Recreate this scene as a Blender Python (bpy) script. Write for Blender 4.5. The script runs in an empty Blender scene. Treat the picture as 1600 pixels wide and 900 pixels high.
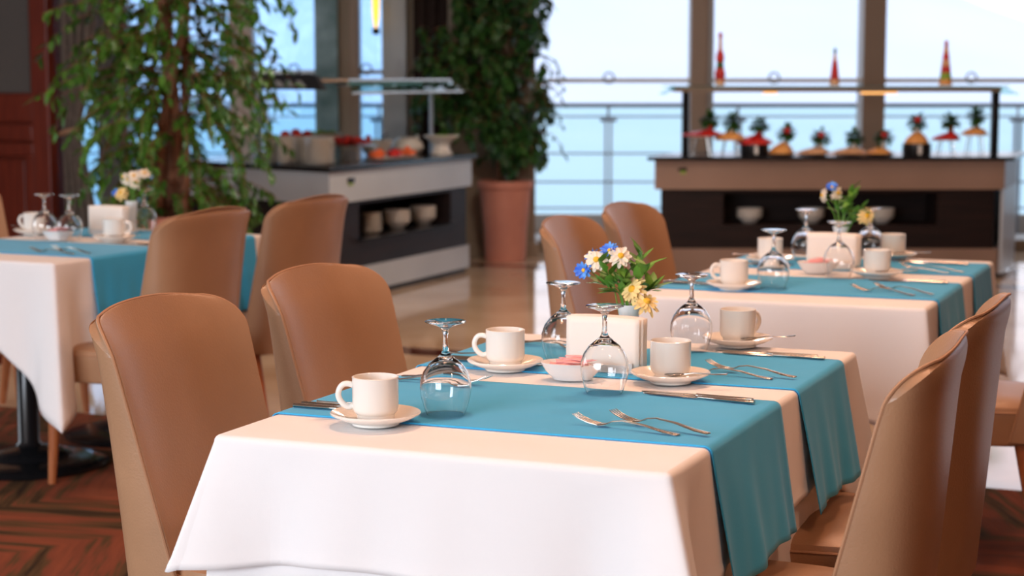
import bpy, math, random
from mathutils import Vector, Matrix
random.seed(11)
S = bpy.context.scene
C = S.collection
PI = math.pi
R = math.radians

# ------------------------------------------------------------------ camera
YAW = 0.3906
cd = bpy.data.cameras.new('camera'); cam = bpy.data.objects.new('camera', cd); C.objects.link(cam)
cam.location = (1.6081, -2.5913, 1.3426)
cam.rotation_euler = (PI/2 - 0.1139, 0, YAW)
cd.sensor_width = 36; cd.lens = 36*2870/1600; cd.clip_end = 9000; cd.clip_start = 0.05
cd.dof.use_dof = True; cd.dof.focus_distance = 3.3; cd.dof.aperture_fstop = 4.6
S.camera = cam
# ------------------------------------------------------------------ view, sky
S.view_settings.view_transform = 'Standard'; S.view_settings.look = 'None'
S.view_settings.gamma = 1; S.view_settings.use_curve_mapping = False
S.view_settings.exposure = 0.0
W = bpy.data.worlds.new('world'); S.world = W; W.use_nodes = True
wn = W.node_tree.nodes; wl = W.node_tree.links
for n in list(wn): wn.remove(n)
wo = wn.new('ShaderNodeOutputWorld'); bg = wn.new('ShaderNodeBackground')
tc = wn.new('ShaderNodeTexCoord'); sx = wn.new('ShaderNodeSeparateXYZ'); rp = wn.new('ShaderNodeValToRGB')
wl.new(tc.outputs['Generated'], sx.inputs[0]); wl.new(sx.outputs[2], rp.inputs[0])
e = rp.color_ramp.elements
e[0].position = 0.0; e[0].color = (.93, .97, 1, 1); e[1].position = 0.6; e[1].color = (.68, .82, 1, 1)
el = e.new(.1); el.color = (1, 1, 1, 1)
wl.new(rp.outputs[0], bg.inputs[0]); bg.inputs[1].default_value = 1.75
wl.new(bg.outputs[0], wo.inputs[0])

def area(name, loc, rot, sx_, sy_, power, col):
    l = bpy.data.lights.new(name, 'AREA'); l.shape = 'RECTANGLE'; l.size = sx_; l.size_y = sy_
    l.energy = power; l.color = col
    o = bpy.data.objects.new(name, l); C.objects.link(o); o.location = loc; o.rotation_euler = rot
    return o
# daylight entering through the big window opening in the wall behind the camera
DAY = (0.83, 0.9, 1.0)
area('daylight_back_window', (-1.9, -5.8, 1.75), (R(90), 0, 0), 5.0, 2.2, 400, DAY)
area('daylight_left_window', (-7.8, 1.0, 1.7), (R(90), 0, R(-90)), 4.0, 2.0, 70, DAY)
WARM = (1.0, 0.56, 0.36)

# ------------------------------------------------------------------ materials
def mat(name, col, rough=.5, metal=0, spec=.5, **k):
    m = bpy.data.materials.new(name); m.use_nodes = True
    b = m.node_tree.nodes['Principled BSDF']
    b.inputs['Base Color'].default_value = (*col, 1); b.inputs['Roughness'].default_value = rough
    b.inputs['Metallic'].default_value = metal; b.inputs['Specular IOR Level'].default_value = spec
    for kk, v in k.items():
        b.inputs[kk.replace('_', ' ')].default_value = v
    return m
def nd(m, t): return m.node_tree.nodes.new(t)
def lk(m, a, b): m.node_tree.links.new(a, b)
def pb(m): return m.node_tree.nodes['Principled BSDF']
def mottle(m, c1, c2, scale=8, detail=3, stretch=(1, 1, 1), coord='Object', bump=0, bscale=None):
    t = nd(m, 'ShaderNodeTexCoord'); mp = nd(m, 'ShaderNodeMapping'); n = nd(m, 'ShaderNodeTexNoise'); r = nd(m, 'ShaderNodeValToRGB')
    mp.inputs['Scale'].default_value = stretch; n.inputs['Scale'].default_value = scale; n.inputs['Detail'].default_value = detail
    lk(m, t.outputs[coord], mp.inputs[0]); lk(m, mp.outputs[0], n.inputs['Vector']); lk(m, n.outputs['Fac'], r.inputs[0])
    r.color_ramp.elements[0].position = .3; r.color_ramp.elements[1].position = .7
    r.color_ramp.elements[0].color = (*c1, 1); r.color_ramp.elements[1].color = (*c2, 1)
    lk(m, r.outputs[0], pb(m).inputs['Base Color'])
    if bump:
        n2 = nd(m, 'ShaderNodeTexNoise'); n2.inputs['Scale'].default_value = bscale or scale
        b = nd(m, 'ShaderNodeBump'); b.inputs['Strength'].default_value = bump; b.inputs['Distance'].default_value = .002
        lk(m, mp.outputs[0], n2.inputs['Vector']); lk(m, n2.outputs['Fac'], b.inputs['Height']); lk(m, b.outputs[0], pb(m).inputs['Normal'])
    return m

M = {}
M['leather'] = mottle(mat('leather', (.3, .15, .08), .36), (.36, .195, .105), (.41, .225, .122), 6, 3, bump=.25, bscale=220)
M['leather_dark'] = mat('leather_seam', (.24, .10, .05), .5)
M['thread'] = mat('thread', (.42, .22, .12), .55)
M['wood_leg'] = mottle(mat('wood_leg', (.3, .09, .03), .4), (.36, .10, .03), (.46, .15, .05), 10, 4, (8, 8, 1))
M['cherry'] = mottle(mat('cherry_wood', (.16, .02, .008), .35), (.13, .016, .007), (.21, .03, .012), 5, 5, (6, 6, .6))
M['fabric_panel'] = mottle(mat('fabric_panel', (.09, .08, .075), .9), (.10, .088, .08), (.13, .11, .10), 60, 2)
M['curtain'] = mottle(mat('curtain', (.16, .12, .10), .9), (.13, .10, .08), (.2, .15, .12), 30, 2)
M['curtain_dark'] = mat('dark_curtain', (.03, .015, .012), .9)
M['black_metal'] = mat('black_metal', (.014, .014, .016), .18, .3)
M['steel'] = mat('steel', (.62, .60, .57), .22, 1)
M['cutlery'] = mat('cutlery_steel', (.46, .42, .38), .22, 1)
M['rail_steel'] = mat('rail_steel', (.38, .40, .43), .35, .7)
M['ceramic'] = mat('ceramic', (.84, .80, .74), .12, 0, .5)
M['ceramic_plate'] = mat('ceramic_plate', (.8, .74, .66), .2)
M['dish'] = mat('dish_china', (.84, .83, .82), .15)
M['napkin'] = mat('paper_napkin', (.9, .82, .74), .85)
M['sugar'] = mat('sugar_paper', (.9, .42, .42), .6)
M['black_top'] = mat('black_stone', (.008, .009, .012), .18)
M['band'] = mottle(mat('pale_laminate', (.45, .45, .45), .3), (.48, .51, .54), (.54, .57, .60), 2, 2)
M['band_dim_warm'] = mottle(mat('dim_lit_laminate', (.3, .2, .16), .35), (.26, .165, .12), (.31, .20, .15), 2, 2)  # same laminate as the left counter, dim warm light put into the colour
M['dark_wood'] = mottle(mat('wenge', (.02, .012, .01), .5, 0, .25), (.008, .004, .004), (.02, .009, .007), 6, 5, (.4, .4, 6))
M['niche'] = mat('niche_black', (.006, .005, .005), .6)
M['terracotta'] = mottle(mat('terracotta', (.5, .17, .1), .7), (.60, .23, .16), (.70, .29, .20), 5, 3)
M['soil'] = mat('soil', (.03, .018, .01), .95)
M['bark'] = mottle(mat('bark', (.2, .09, .045), .85), (.13, .055, .03), (.30, .12, .06), 12, 4, (3, 3, .6))
M['leaf'] = mottle(mat('ficus_leaf', (.05, .13, .02), .38), (.022, .085, .012), (.09, .25, .022), 3, 2)
M['leaf_dark'] = mottle(mat('ivy_leaf', (.03, .08, .02), .45), (.012, .05, .014), (.04, .13, .02), 4, 2)
M['leaf_bright'] = mottle(mat('sprig_leaf', (.12, .32, .03), .45), (.09, .25, .025), (.18, .38, .05), 14, 2)
M['herb'] = mottle(mat('herb_leaf', (.02, .09, .01), .6), (.008, .04, .005), (.05, .16, .02), 25, 2)
M['petal_white'] = mat('petal_white', (.9, .80, .66), .6)
M['petal_blue'] = mottle(mat('petal_blue', (.03, .2, .9), .6), (.01, .10, .75), (.15, .45, .95), 60, 2)
M['petal_yellow'] = mat('petal_yellow', (.88, .66, .28), .6)
M['pollen'] = mat('pollen', (.85, .48, .03), .7)
M['pillar'] = mat('pillar_paint', (.30, .235, .17), .6)
M['mullion'] = mat('bronze_mullion', (.28, .20, .145), .4, .2)
M['mullion_grey'] = mat('grey_mullion', (.36, .37, .37), .35, .4)
M['teal_glass'] = mottle(mat('teal_glass_fin', (.10, .2, .21), .15), (.06, .14, .15), (.2, .32, .33), 6, 3)  # teal reflection of the glass fin put into the mottled colour
M['white_frame'] = mat('pale_frame', (.7, .68, .64), .4)
M['deck'] = mat('balcony_concrete', (.52, .47, .4), .7)
M['wall_paint'] = mat('wall_paint', (.10, .06, .04), .8)
M['ceiling'] = mat('ceiling_paint', (.5, .4, .32), .9)
M['red_food'] = mottle(mat('red_food', (.6, .02, .01), .4), (.42, .008, .008), (.75, .03, .02), 25, 2)
M['orange_food'] = mat('orange_food', (.85, .16, .04), .5)
M['yellow_food'] = mottle(mat('yellow_food', (.8, .35, .08), .55), (.72, .28, .06), (.88, .42, .12), 12, 2)
M['tan_food'] = mottle(mat('tan_food', (.75, .4, .2), .6), (.65, .3, .12), (.85, .5, .28), 12, 2)
M['green_food'] = mat('green_food', (.25, .4, .03), .6)
M['pan'] = mat('dark_pan', (.03, .028, .03), .3, .5)
M['sign_grey'] = mat('sign_grey', (.3, .3, .31), .5)
M['sign_purple'] = mat('sign_purple', (.12, .06, .32), .5)
M['sign_red'] = mat('sign_red', (.4, .08, .08), .5)
M['fascia'] = mat('dark_fascia', (.035, .04, .05), .3)
M['pink'] = mat('rose_flower', (.6, .02, .02), .6)

def cloth_mat(name, c1, c2, sheen, scale=900):
    m = mat(name, c1, .85, 0, .25)
    pb(m).inputs['Sheen Weight'].default_value = sheen
    t = nd(m, 'ShaderNodeTexCoord'); n = nd(m, 'ShaderNodeTexNoise'); n.inputs['Scale'].default_value = 5
    r = nd(m, 'ShaderNodeValToRGB'); r.color_ramp.elements[0].color = (*c1, 1); r.color_ramp.elements[1].color = (*c2, 1)
    w1 = nd(m, 'ShaderNodeTexNoise'); w1.inputs['Scale'].default_value = scale
    b = nd(m, 'ShaderNodeBump'); b.inputs['Strength'].default_value = .25; b.inputs['Distance'].default_value = .0008
    lk(m, t.outputs['Object'], n.inputs['Vector']); lk(m, n.outputs['Fac'], r.inputs[0]); lk(m, r.outputs[0], pb(m).inputs['Base Color'])
    lk(m, t.outputs['Object'], w1.inputs['Vector']); lk(m, w1.outputs['Fac'], b.inputs['Height'])
    # soft creases
    n3 = nd(m, 'ShaderNodeTexNoise'); n3.inputs['Scale'].default_value = 7; n3.inputs['Detail'].default_value = 1
    mp = nd(m, 'ShaderNodeMapping'); mp.inputs['Scale'].default_value = (1.2, 1.2, .5); lk(m, t.outputs['Object'], mp.inputs[0]); lk(m, mp.outputs[0], n3.inputs['Vector'])
    b2 = nd(m, 'ShaderNodeBump'); b2.inputs['Strength'].default_value = .35; b2.inputs['Distance'].default_value = .012
    lk(m, n3.outputs['Fac'], b2.inputs['Height']); lk(m, b.outputs[0], b2.inputs['Normal']); lk(m, b2.outputs[0], pb(m).inputs['Normal'])
    return m
M['cloth'] = cloth_mat('white_tablecloth', (.86, .83, .82), (.90, .87, .86), .1)
M['runner'] = cloth_mat('teal_linen', (.035, .40, .74), (.05, .44, .80), .15, 500)

g = mat('clear_glass', (1, 1, 1), .0, 0, .5); pb(g).inputs['Transmission Weight'].default_value = 1; pb(g).inputs['IOR'].default_value = 1.47
M['glass'] = g
def pane_mat(name, tint, refl=.06):
    m = bpy.data.materials.new(name); m.use_nodes = True
    for n in list(m.node_tree.nodes): m.node_tree.nodes.remove(n)
    o = nd(m, 'ShaderNodeOutputMaterial'); t = nd(m, 'ShaderNodeBsdfTransparent'); gl = nd(m, 'ShaderNodeBsdfGlossy'); mx = nd(m, 'ShaderNodeMixShader')
    t.inputs[0].default_value = (*tint, 1); gl.inputs['Roughness'].default_value = .02; mx.inputs[0].default_value = refl
    lk(m, t.outputs[0], mx.inputs[1]); lk(m, gl.outputs[0], mx.inputs[2]); lk(m, mx.outputs[0], o.inputs[0])
    return m
M['pane'] = pane_mat('window_glass', (.95, .955, 1.0), .008)
M['pane_blue'] = pane_mat('tinted_window_glass', (.68, .83, .98), .008)
M['shelf_glass'] = pane_mat('shelf_glass', (.72, .86, .82), .25)
def emit(name, col, s):
    m = mat(name, col); pb(m).inputs['Emission Color'].default_value = (*col, 1); pb(m).inputs['Emission Strength'].default_value = s
    return m
M['lamp_glow'] = emit('lamp_glow', (1, .50, .16), 1.6)
M['sconce_glow'] = emit('sconce_glow', (1, .55, .06), 1.6)
M['downlight'] = emit('downlight_lens', (1, .7, .42), 8)

# carpet: planks in a herringbone, red brown stripes
m = mat('carpet', (.1, .04, .02), .95, 0, .1)
t = nd(m, 'ShaderNodeTexCoord'); mp = nd(m, 'ShaderNodeMapping'); mp.inputs['Rotation'].default_value = (0, 0, R(28)); mp.inputs['Scale'].default_value = (1, 1, 1)
s = nd(m, 'ShaderNodeSeparateXYZ'); lk(m, t.outputs['Object'], mp.inputs[0]); lk(m, mp.outputs[0], s.inputs[0])
pgx = nd(m, 'ShaderNodeMath'); pgx.operation = 'PINGPONG'; pgx.inputs[1].default_value = .55; lk(m, s.outputs[0], pgx.inputs[0])
ad = nd(m, 'ShaderNodeMath'); ad.operation = 'MULTIPLY_ADD'; ad.inputs[1].default_value = .75; lk(m, pgx.outputs[0], ad.inputs[0]); lk(m, s.outputs[1], ad.inputs[2])
cb = nd(m, 'ShaderNodeCombineXYZ'); lk(m, ad.outputs[0], cb.inputs[0])
fl = nd(m, 'ShaderNodeMath'); fl.operation = 'MULTIPLY'; fl.inputs[1].default_value = .12; lk(m, s.outputs[0], fl.inputs[0]); lk(m, fl.outputs[0], cb.inputs[1])
nz = nd(m, 'ShaderNodeTexNoise'); nz.inputs['Scale'].default_value = 7; nz.inputs['Detail'].default_value = 4; nz.inputs['Roughness'].default_value = .7; lk(m, cb.outputs[0], nz.inputs['Vector'])
rr = nd(m, 'ShaderNodeValToRGB'); lk(m, nz.outputs['Fac'], rr.inputs[0])
E_ = rr.color_ramp.elements; E_[0].position = .36; E_[0].color = (.03, .018, .01, 1); E_[1].position = .62; E_[1].color = (.27, .075, .035, 1)
q = E_.new(.47); q.color = (.11, .06, .025, 1); q = E_.new(.52); q.color = (.21, .06, .03, 1)
nf = nd(m, 'ShaderNodeTexNoise'); nf.inputs['Scale'].default_value = 350; lk(m, t.outputs['Object'], nf.inputs['Vector'])
bb = nd(m, 'ShaderNodeBump'); bb.inputs['Strength'].default_value = .6; bb.inputs['Distance'].default_value = .004; lk(m, nf.outputs['Fac'], bb.inputs['Height'])
lk(m, rr.outputs[0], pb(m).inputs['Base Color']); lk(m, bb.outputs[0], pb(m).inputs['Normal'])
M['carpet'] = m
# polished marble with red bands
m = mat('polished_marble', (.42, .30, .20), .07, 0, .6)
t = nd(m, 'ShaderNodeTexCoord'); s = nd(m, 'ShaderNodeSeparateXYZ'); lk(m, t.outputs['Object'], s.inputs[0])
nz = nd(m, 'ShaderNodeTexNoise'); nz.inputs['Scale'].default_value = 1.6; nz.inputs['Detail'].default_value = 5; lk(m, t.outputs['Object'], nz.inputs['Vector'])
rr = nd(m, 'ShaderNodeValToRGB'); lk(m, nz.outputs['Fac'], rr.inputs[0]); rr.color_ramp.elements[0].position = .35; rr.color_ramp.elements[1].position = .65
rr.color_ramp.elements[0].color = (.55, .36, .22, 1); rr.color_ramp.elements[1].color = (.72, .52, .35, 1)
def stripe(axis, off, period, width):
    a = nd(m, 'ShaderNodeMath'); a.operation = 'SUBTRACT'; a.inputs[1].default_value = off; lk(m, s.outputs[axis], a.inputs[0])
    b = nd(m, 'ShaderNodeMath'); b.operation = 'FLOORED_MODULO'; b.inputs[1].default_value = period; lk(m, a.outputs[0], b.inputs[0])
    c = nd(m, 'ShaderNodeMath'); c.operation = 'LESS_THAN'; c.inputs[1].default_value = width; lk(m, b.outputs[0], c.inputs[0]); return c
s1 = stripe(1, 5.42, 4.0, .22); s2 = stripe(0, -4.1, 5.2, .22)
mxm = nd(m, 'ShaderNodeMath'); mxm.operation = 'MAXIMUM'; lk(m, s1.outputs[0], mxm.inputs[0]); lk(m, s2.outputs[0], mxm.inputs[1])
mx = nd(m, 'ShaderNodeMix'); mx.data_type = 'RGBA'; lk(m, mxm.outputs[0], mx.inputs[0]); lk(m, rr.outputs[0], mx.inputs[6]); mx.inputs[7].default_value = (.09, .02, .012, 1)
lk(m, mx.outputs[2], pb(m).inputs['Base Color'])
M['marble'] = m
# sea
m = mat('sea_water', (.3, .52, .52), .5, 0, .5)
mottle(m, (.38, .58, .59), (.45, .63, .63), .004, 4)
M['sea'] = m
M['hill'] = mottle(mat('hazy_hill', (.6, .72, .85), .95, 0, 0), (.80, .81, .85), (.86, .87, .90), .004, 4)  # pale base colour stands in for distance haze

# ------------------------------------------------------------------ mesh builder
class MB:
    def __init__(s): s.v = []; s.f = []; s.mi = []; s.cur = 0
    def add(s, vs, fs):
        n = len(s.v); s.v += [tuple(v) for v in vs]; s.f += [tuple(i + n for i in f) for f in fs]; s.mi += [s.cur]*len(fs)
    def box(s, x0, x1, y0, y1, z0, z1, T=None):
        vs = [(x, y, z) for x in (x0, x1) for y in (y0, y1) for z in (z0, z1)]
        if T is not None: vs = [T @ Vector(v) for v in vs]
        s.add(vs, [(0, 1, 3, 2), (4, 6, 7, 5), (0, 4, 5, 1), (2, 3, 7, 6), (0, 2, 6, 4), (1, 5, 7, 3)]); return s
    def prism(s, pts, z0, z1):
        n = len(pts); vs = [(x, y, z0) for x, y in pts] + [(x, y, z1) for x, y in pts]
        s.add(vs, [tuple(range(n))[::-1], tuple(range(n, 2*n))] + [(i, (i+1) % n, n + (i+1) % n, n + i) for i in range(n)]); return s
    def tube(s, pts, rad, n=8, cap=True):
        pts = [Vector(p) for p in pts]; rs = rad if isinstance(rad, (list, tuple)) else [rad]*len(pts)
        vs = []; prev = None
        for i, p in enumerate(pts):
            d = (pts[min(i+1, len(pts)-1)] - pts[max(i-1, 0)]).normalized()
            if prev is None:
                a = d.cross(Vector((0, 0, 1)));
                if a.length < 1e-3: a = d.cross(Vector((1, 0, 0)))
                a.normalize()
            else:
                a = prev - d*prev.dot(d); a.normalize()
            prev = a; b = d.cross(a)
            for k in range(n):
                t = 2*PI*k/n; vs.append(p + (a*math.cos(t) + b*math.sin(t))*rs[i])
        fs = [(i*n + k, i*n + (k+1) % n, (i+1)*n + (k+1) % n, (i+1)*n + k) for i in range(len(pts)-1) for k in range(n)]
        if cap: fs += [tuple(range(n))[::-1], tuple(range((len(pts)-1)*n, len(pts)*n))]
        s.add(vs, fs); return s
    def lathe(s, prof, n=32, c=(0, 0, 0), close=False, sx=1, sy=1):
        vs = []; ring = []
        for r, z in prof:
            if r < 1e-6: ring.append([len(vs)]); vs.append((c[0], c[1], c[2]+z))
            else:
                ring.append(list(range(len(vs), len(vs)+n)))
                vs += [(c[0] + r*sx*math.cos(2*PI*k/n), c[1] + r*sy*math.sin(2*PI*k/n), c[2]+z) for k in range(n)]
        fs = []; L = len(ring); rng = range(L if close else L-1)
        for i in rng:
            a, b = ring[i], ring[(i+1) % L]
            if len(a) == 1 and len(b) == 1: continue
            for k in range(n):
                k2 = (k+1) % n
                if len(a) == 1: fs.append((a[0], b[k2], b[k]))
                elif len(b) == 1: fs.append((a[k], a[k2], b[0]))
                else: fs.append((a[k], a[k2], b[k2], b[k]))
        s.add(vs, fs); return s
    def grid(s, fn, nu, nv, wrap=False):
        vs = [fn(i/(nu if wrap else nu-1), j/(nv-1)) for j in range(nv) for i in range(nu)]
        fs = [(j*nu+i, j*nu+(i+1) % nu, (j+1)*nu+(i+1) % nu, (j+1)*nu+i) for j in range(nv-1) for i in range(nu if wrap else nu-1)]
        s.add(vs, fs); return s
    def blob(s, c, r, n=10, jit=0, flat=1):
        rs = [(0, -1), (.6, -.8), (.95, -.3), (.95, .3), (.6, .8), (0, 1)]
        k0 = len(s.v)
        s.lathe([(a*r[0], b*r[2]) for a, b in rs], n, c, sy=r[1]/r[0])
        if jit:
            for i in range(k0, len(s.v)): s.v[i] = tuple(a + random.uniform(-jit, jit) for a in s.v[i])
        return s
    def build(s, name, m, parent=None, smooth=True, bevel=0, seg=2, loc=None, rot=0, angle=40, solid=0):
        me = bpy.data.meshes.new(name); me.from_pydata(s.v, [], s.f); me.validate()
        ms = m if isinstance(m, (list, tuple)) else [m]
        for x in ms: me.materials.append(M[x] if isinstance(x, str) else x)
        if len(ms) > 1:
            for p, i in zip(me.polygons, s.mi): p.material_index = i
        import bmesh
        b = bmesh.new(); b.from_mesh(me); bmesh.ops.recalc_face_normals(b, faces=b.faces); b.to_mesh(me); b.free()
        o = bpy.data.objects.new(name, me); C.objects.link(o)
        if parent is not None: o.parent = parent
        if loc is not None: o.location = loc
        if rot: o.rotation_euler = (0, 0, rot)
        if solid:
            md = o.modifiers.new('solid', 'SOLIDIFY'); md.thickness = solid; md.offset = -1
        if bevel:
            md = o.modifiers.new('bevel', 'BEVEL'); md.width = bevel; md.segments = seg; md.limit_method = 'ANGLE'; md.angle_limit = R(40)
        if smooth:
            for p in me.polygons: p.use_smooth = True
            try: me.set_sharp_from_angle(angle=R(angle if not bevel else 60))
            except Exception: pass
        return o

def tag(o, label=None, cat=None, group=None, kind=None):
    if label: o['label'] = label
    if cat: o['category'] = cat
    if group: o['group'] = group
    if kind: o['kind'] = kind
    return o
def empty(name, loc=(0, 0, 0), rz=0, label=None, cat=None, group=None, kind=None):
    o = bpy.data.objects.new(name, None); C.objects.link(o); o.location = loc; o.rotation_euler = (0, 0, rz); o.empty_display_size = .05
    return tag(o, label, cat, group, kind)
KIDS = {}
def dup(root, loc, rz=None, label=None, group=None, rot=None):
    def cp(o, parent):
        c = o.copy(); C.objects.link(c)
        if parent is not None: c.parent = parent
        for ch in [x for x in allobj if x.parent == o]: cp(ch, c)
        return c
    allobj = [x for x in bpy.data.objects if x.parent is not None]
    r = cp(root, None); r.location = loc
    if rz is not None: r.rotation_euler = (0, 0, rz)
    if rot is not None: r.rotation_euler = rot
    if label: r['label'] = label
    if group: r['group'] = group
    return r
class Proto:
    """first placement moves the original itself, later ones copy it"""
    def __init__(s, maker): s.maker = maker; s.o = None
    def __call__(s, loc, rz=0, label=None, group=None, rot=None):
        if s.o is None:
            s.o = s.maker(); o = s.o; o.location = loc; o.rotation_euler = rot if rot is not None else (0, 0, rz)
            if label: o['label'] = label
            if group: o['group'] = group
            return o
        return dup(s.o, loc, rz, label, group, rot)

# frame of the window front: s runs along the glass, d away from the room, both measured from under the camera
cy_, sy_ = math.cos(YAW), math.sin(YAW)
def F(s, d, z=0): return Vector((1.6081 + cy_*s - sy_*d, -2.5913 + sy_*s + cy_*d, z))
def fbox(mb, s0, s1, d0, d1, z0, z1):
    T = Matrix.Translation((1.6081, -2.5913, 0)) @ Matrix.Rotation(YAW, 4, 'Z'); mb.box(s0, s1, d0, d1, z0, z1, T); return mb
FD = 14.3   # the glass line

# ------------------------------------------------------------------ room
a = F(-6.5, FD+.2); b = F(9.3, FD+.2)
mb = MB(); mb.prism([(-8, 3.5), (4.6, 3.5), (4.6, b.y), (b.x, b.y), (a.x, a.y), (-8, a.y)], -.12, 0)
tag(mb.build('floor', 'marble', smooth=False), kind='structure')
mb = MB(); mb.prism([(-8, -6), (4.6, -6), (4.6, 3.5), (-8, 3.5)], -.12, 0)
tag(mb.build('floor', 'carpet', smooth=False), kind='structure')
mb = MB(); mb.prism([(-8.1, -6.1), (4.7, -6.1), (4.7, b.y), (b.x, b.y), (a.x, a.y), (-8.1, a.y)], 3.0, 3.12)
tag(mb.build('ceiling', 'ceiling', smooth=False), kind='structure')
mb = MB(); mb.box(4.6, 4.75, -6, 15, 0, 3.0); tag(mb.build('wall_right', 'wall_paint', smooth=False), kind='structure')
mb = MB(); mb.box(-8.1, 4.6, -6.1, -5.95, 0, .55); mb.box(.8, 4.6, -6.1, -5.95, .55, 3.0); mb.box(-8.1, -4.5, -6.1, -5.95, .55, 3); mb.box(-4.5, .8, -6.1, -5.95, 2.9, 3)
tag(mb.build('wall_back', 'wall_paint', smooth=False), kind='structure')
mb = MB(); mb.box(-8.1, -7.95, -6, -1.1, 0, 3.0); mb.box(-8.1, -7.95, 3.1, 8.0, 0, 3.0); mb.box(-8.1, -7.95, -1.1, 3.1, 0, .6); mb.box(-8.1, -7.95, -1.1, 3.1, 2.75, 3)
tag(mb.build('wall_left', 'wall_paint', smooth=False), kind='structure')

# panelled cherry wall section at the far left
wl_ = empty('wall_panelled', (-7.08, 8.0, 0), kind='structure')
mb = MB(); mb.box(-.9, .86, .04, .3, 0, 3.0); mb.build('panel_core', 'cherry', wl_, smooth=False)
mb = MB(); mb.box(-.9, .71, .0, .045, 1.24, 2.9); mb.build('fabric_panel', 'fabric_panel', wl_, smooth=False)
mb = MB(); mb.box(.735, .88, -.03, .06, .0, 3.0); mb.box(-.9, .735, -.02, .06, 1.04, 1.23); mb.box(-.9, .735, -.03, .06, .91, 1.02)
mb.box(-.9, .735, -.025, .06, .80, .89); mb.box(.66, .735, -.02, .06, 0, .80); mb.box(-.9, .64, .0, .06, .14, .77)
mb.build('moulding', 'cherry', wl_, bevel=.006, smooth=False)

# ceiling downlights (warm, except the neutral one added to lift the left buffet)
def mk_down():
    t = empty('unseen_ceiling_downlight', cat='light')
    MB().lathe([(.085, 0), (.11, -.006), (.115, 0), (.115, .02), (.085, .02)], 24, close=True).build('trim_ring', 'white_frame', t)
    MB().lathe([(0, -.001), (.08, -.001), (.08, .015), (0, .015)], 24).build('lens', 'downlight', t)
    return t
down = Proto(mk_down)
for i, (x, y, pw) in enumerate([(.2, .4, 18), (.9, 1.6, 15), (.3, 3.1, 15), (2.3, -.7, 20), (-2.4, 2.6, 7), (-2.2, 4.6, 6), (.5, 5.6, 8), (-1.7, 6.6, 34), (-.9, 8.4, 5), (.6, 8.9, 5), (-4.4, 5.0, 4), (2.6, 3.6, 6)]):
    o = down((x, y, 2.985), 0, 'unseen round recessed downlight in the ceiling', 'unseen recessed ceiling downlights')
    l = bpy.data.lights.new('downlight_lamp', 'AREA'); l.shape = 'DISK'; l.size = .34; l.energy = pw*1.35; l.color = WARM if pw < 30 else (1, .86, .74)
    lo = bpy.data.objects.new('downlight_lamp', l); C.objects.link(lo); lo.location = (x, y, 2.95)

# ------------------------------------------------------------------ window front
def window(n, s0, s1, pane, mull=None, zt=3.0, discs=(), tz=1.325):
    o = empty('window_%d' % n, (0, 0, 0), kind='structure')
    fbox(MB(), s0, s1, FD-.006, FD+.006, .09, zt).build('glass_pane', pane, o, smooth=False)
    fbox(MB(), s0, s1, FD-.03, FD+.03, tz-.02, tz+.014).build('transom', 'white_frame' if n > 4 else 'mullion_grey', o, smooth=False)
    fbox(MB(), s0, s1, FD-.06, FD+.06, 0, .09).build('window_sill', 'pillar', o, smooth=False)
    for ds in discs:
        T = F(ds, FD-.05, tz+.018)
        pts = [T + (Vector((cy_, sy_, 0))*math.cos(t) + Vector((0, 0, 1))*math.sin(t))*.04 for t in [2*PI*k/20 for k in range(21)]]
        MB().tube(pts, .008, 6, False).build('round_clamp', 'rail_steel', o)
    return o
window(1, -6.4, -3.18, 'pane_blue', tz=1.39)
window(2, -2.96, -2.17, 'pane_blue', tz=1.39)
window(3, -1.99, -1.51, 'pane_blue', discs=(-1.68,), tz=1.39)
window(4, -1.17, -.997, 'pane_blue', discs=(-1.12,), tz=1.39)
window(5, .174, 1.37, 'pane', discs=(.747,))
window(6, 1.555, 2.69, 'pane', discs=(2.02,))
window(7, 2.865, 4.35, 'pane', discs=(3.54,))
window(8, 4.5, 6.2, 'pane'); window(9, 6.35, 9.2, 'pane')
def col(name, s0, s1, d0, d1, m, label=None):
    return tag(fbox(MB(), s0, s1, d0, d1, 0, 3.0).build(name, m, bevel=.004, smooth=False), kind='structure')
col('trim_1', 1.37, 1.50, FD-.1, FD+.1, 'mullion'); col('trim_2', 1.50, 1.555, FD-.04, FD+.06, 'mullion_grey')
col('trim_3', 2.69, 2.865, FD-.12, FD+.12, 'mullion'); col('trim_4', 4.35, 4.5, FD-.1, FD+.1, 'mullion')
col('trim_5', 6.2, 6.35, FD-.1, FD+.1, 'mullion')
col('trim_6', -.997, -.81, FD-.12, FD+.1, 'mullion_grey'); col('trim_7', -.81, -.73, FD-.08, FD+.1, 'pillar')
col('trim_8', -1.51, -1.33, FD-.15, FD+.1, 'teal_glass'); col('trim_9', -1.33, -1.25, FD-.1, FD+.1, 'pillar'); col('trim_10', -1.25, -1.17, FD-.1, FD+.1, 'mullion')
col('trim_11', -2.17, -1.99, FD-.1, FD+.1, 'mullion')
col('trim_12', -3.18, -3.03, FD-.15, FD+.1, 'mullion_grey'); col('trim_13', -3.03, -2.96, FD-.1, FD+.1, 'mullion')
# pillar wrapped by the climbing plant
p = empty('pillar', F(-.15, FD-.25), YAW, kind='structure')
MB().box(-.33, .325, -.22, .3, 0, 3.0).build('shaft', 'pillar', p, bevel=.01, smooth=False)
MB().box(-.36, .35, -.26, .3, 0, .1).build('plinth', 'pillar', p, smooth=False)
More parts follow.
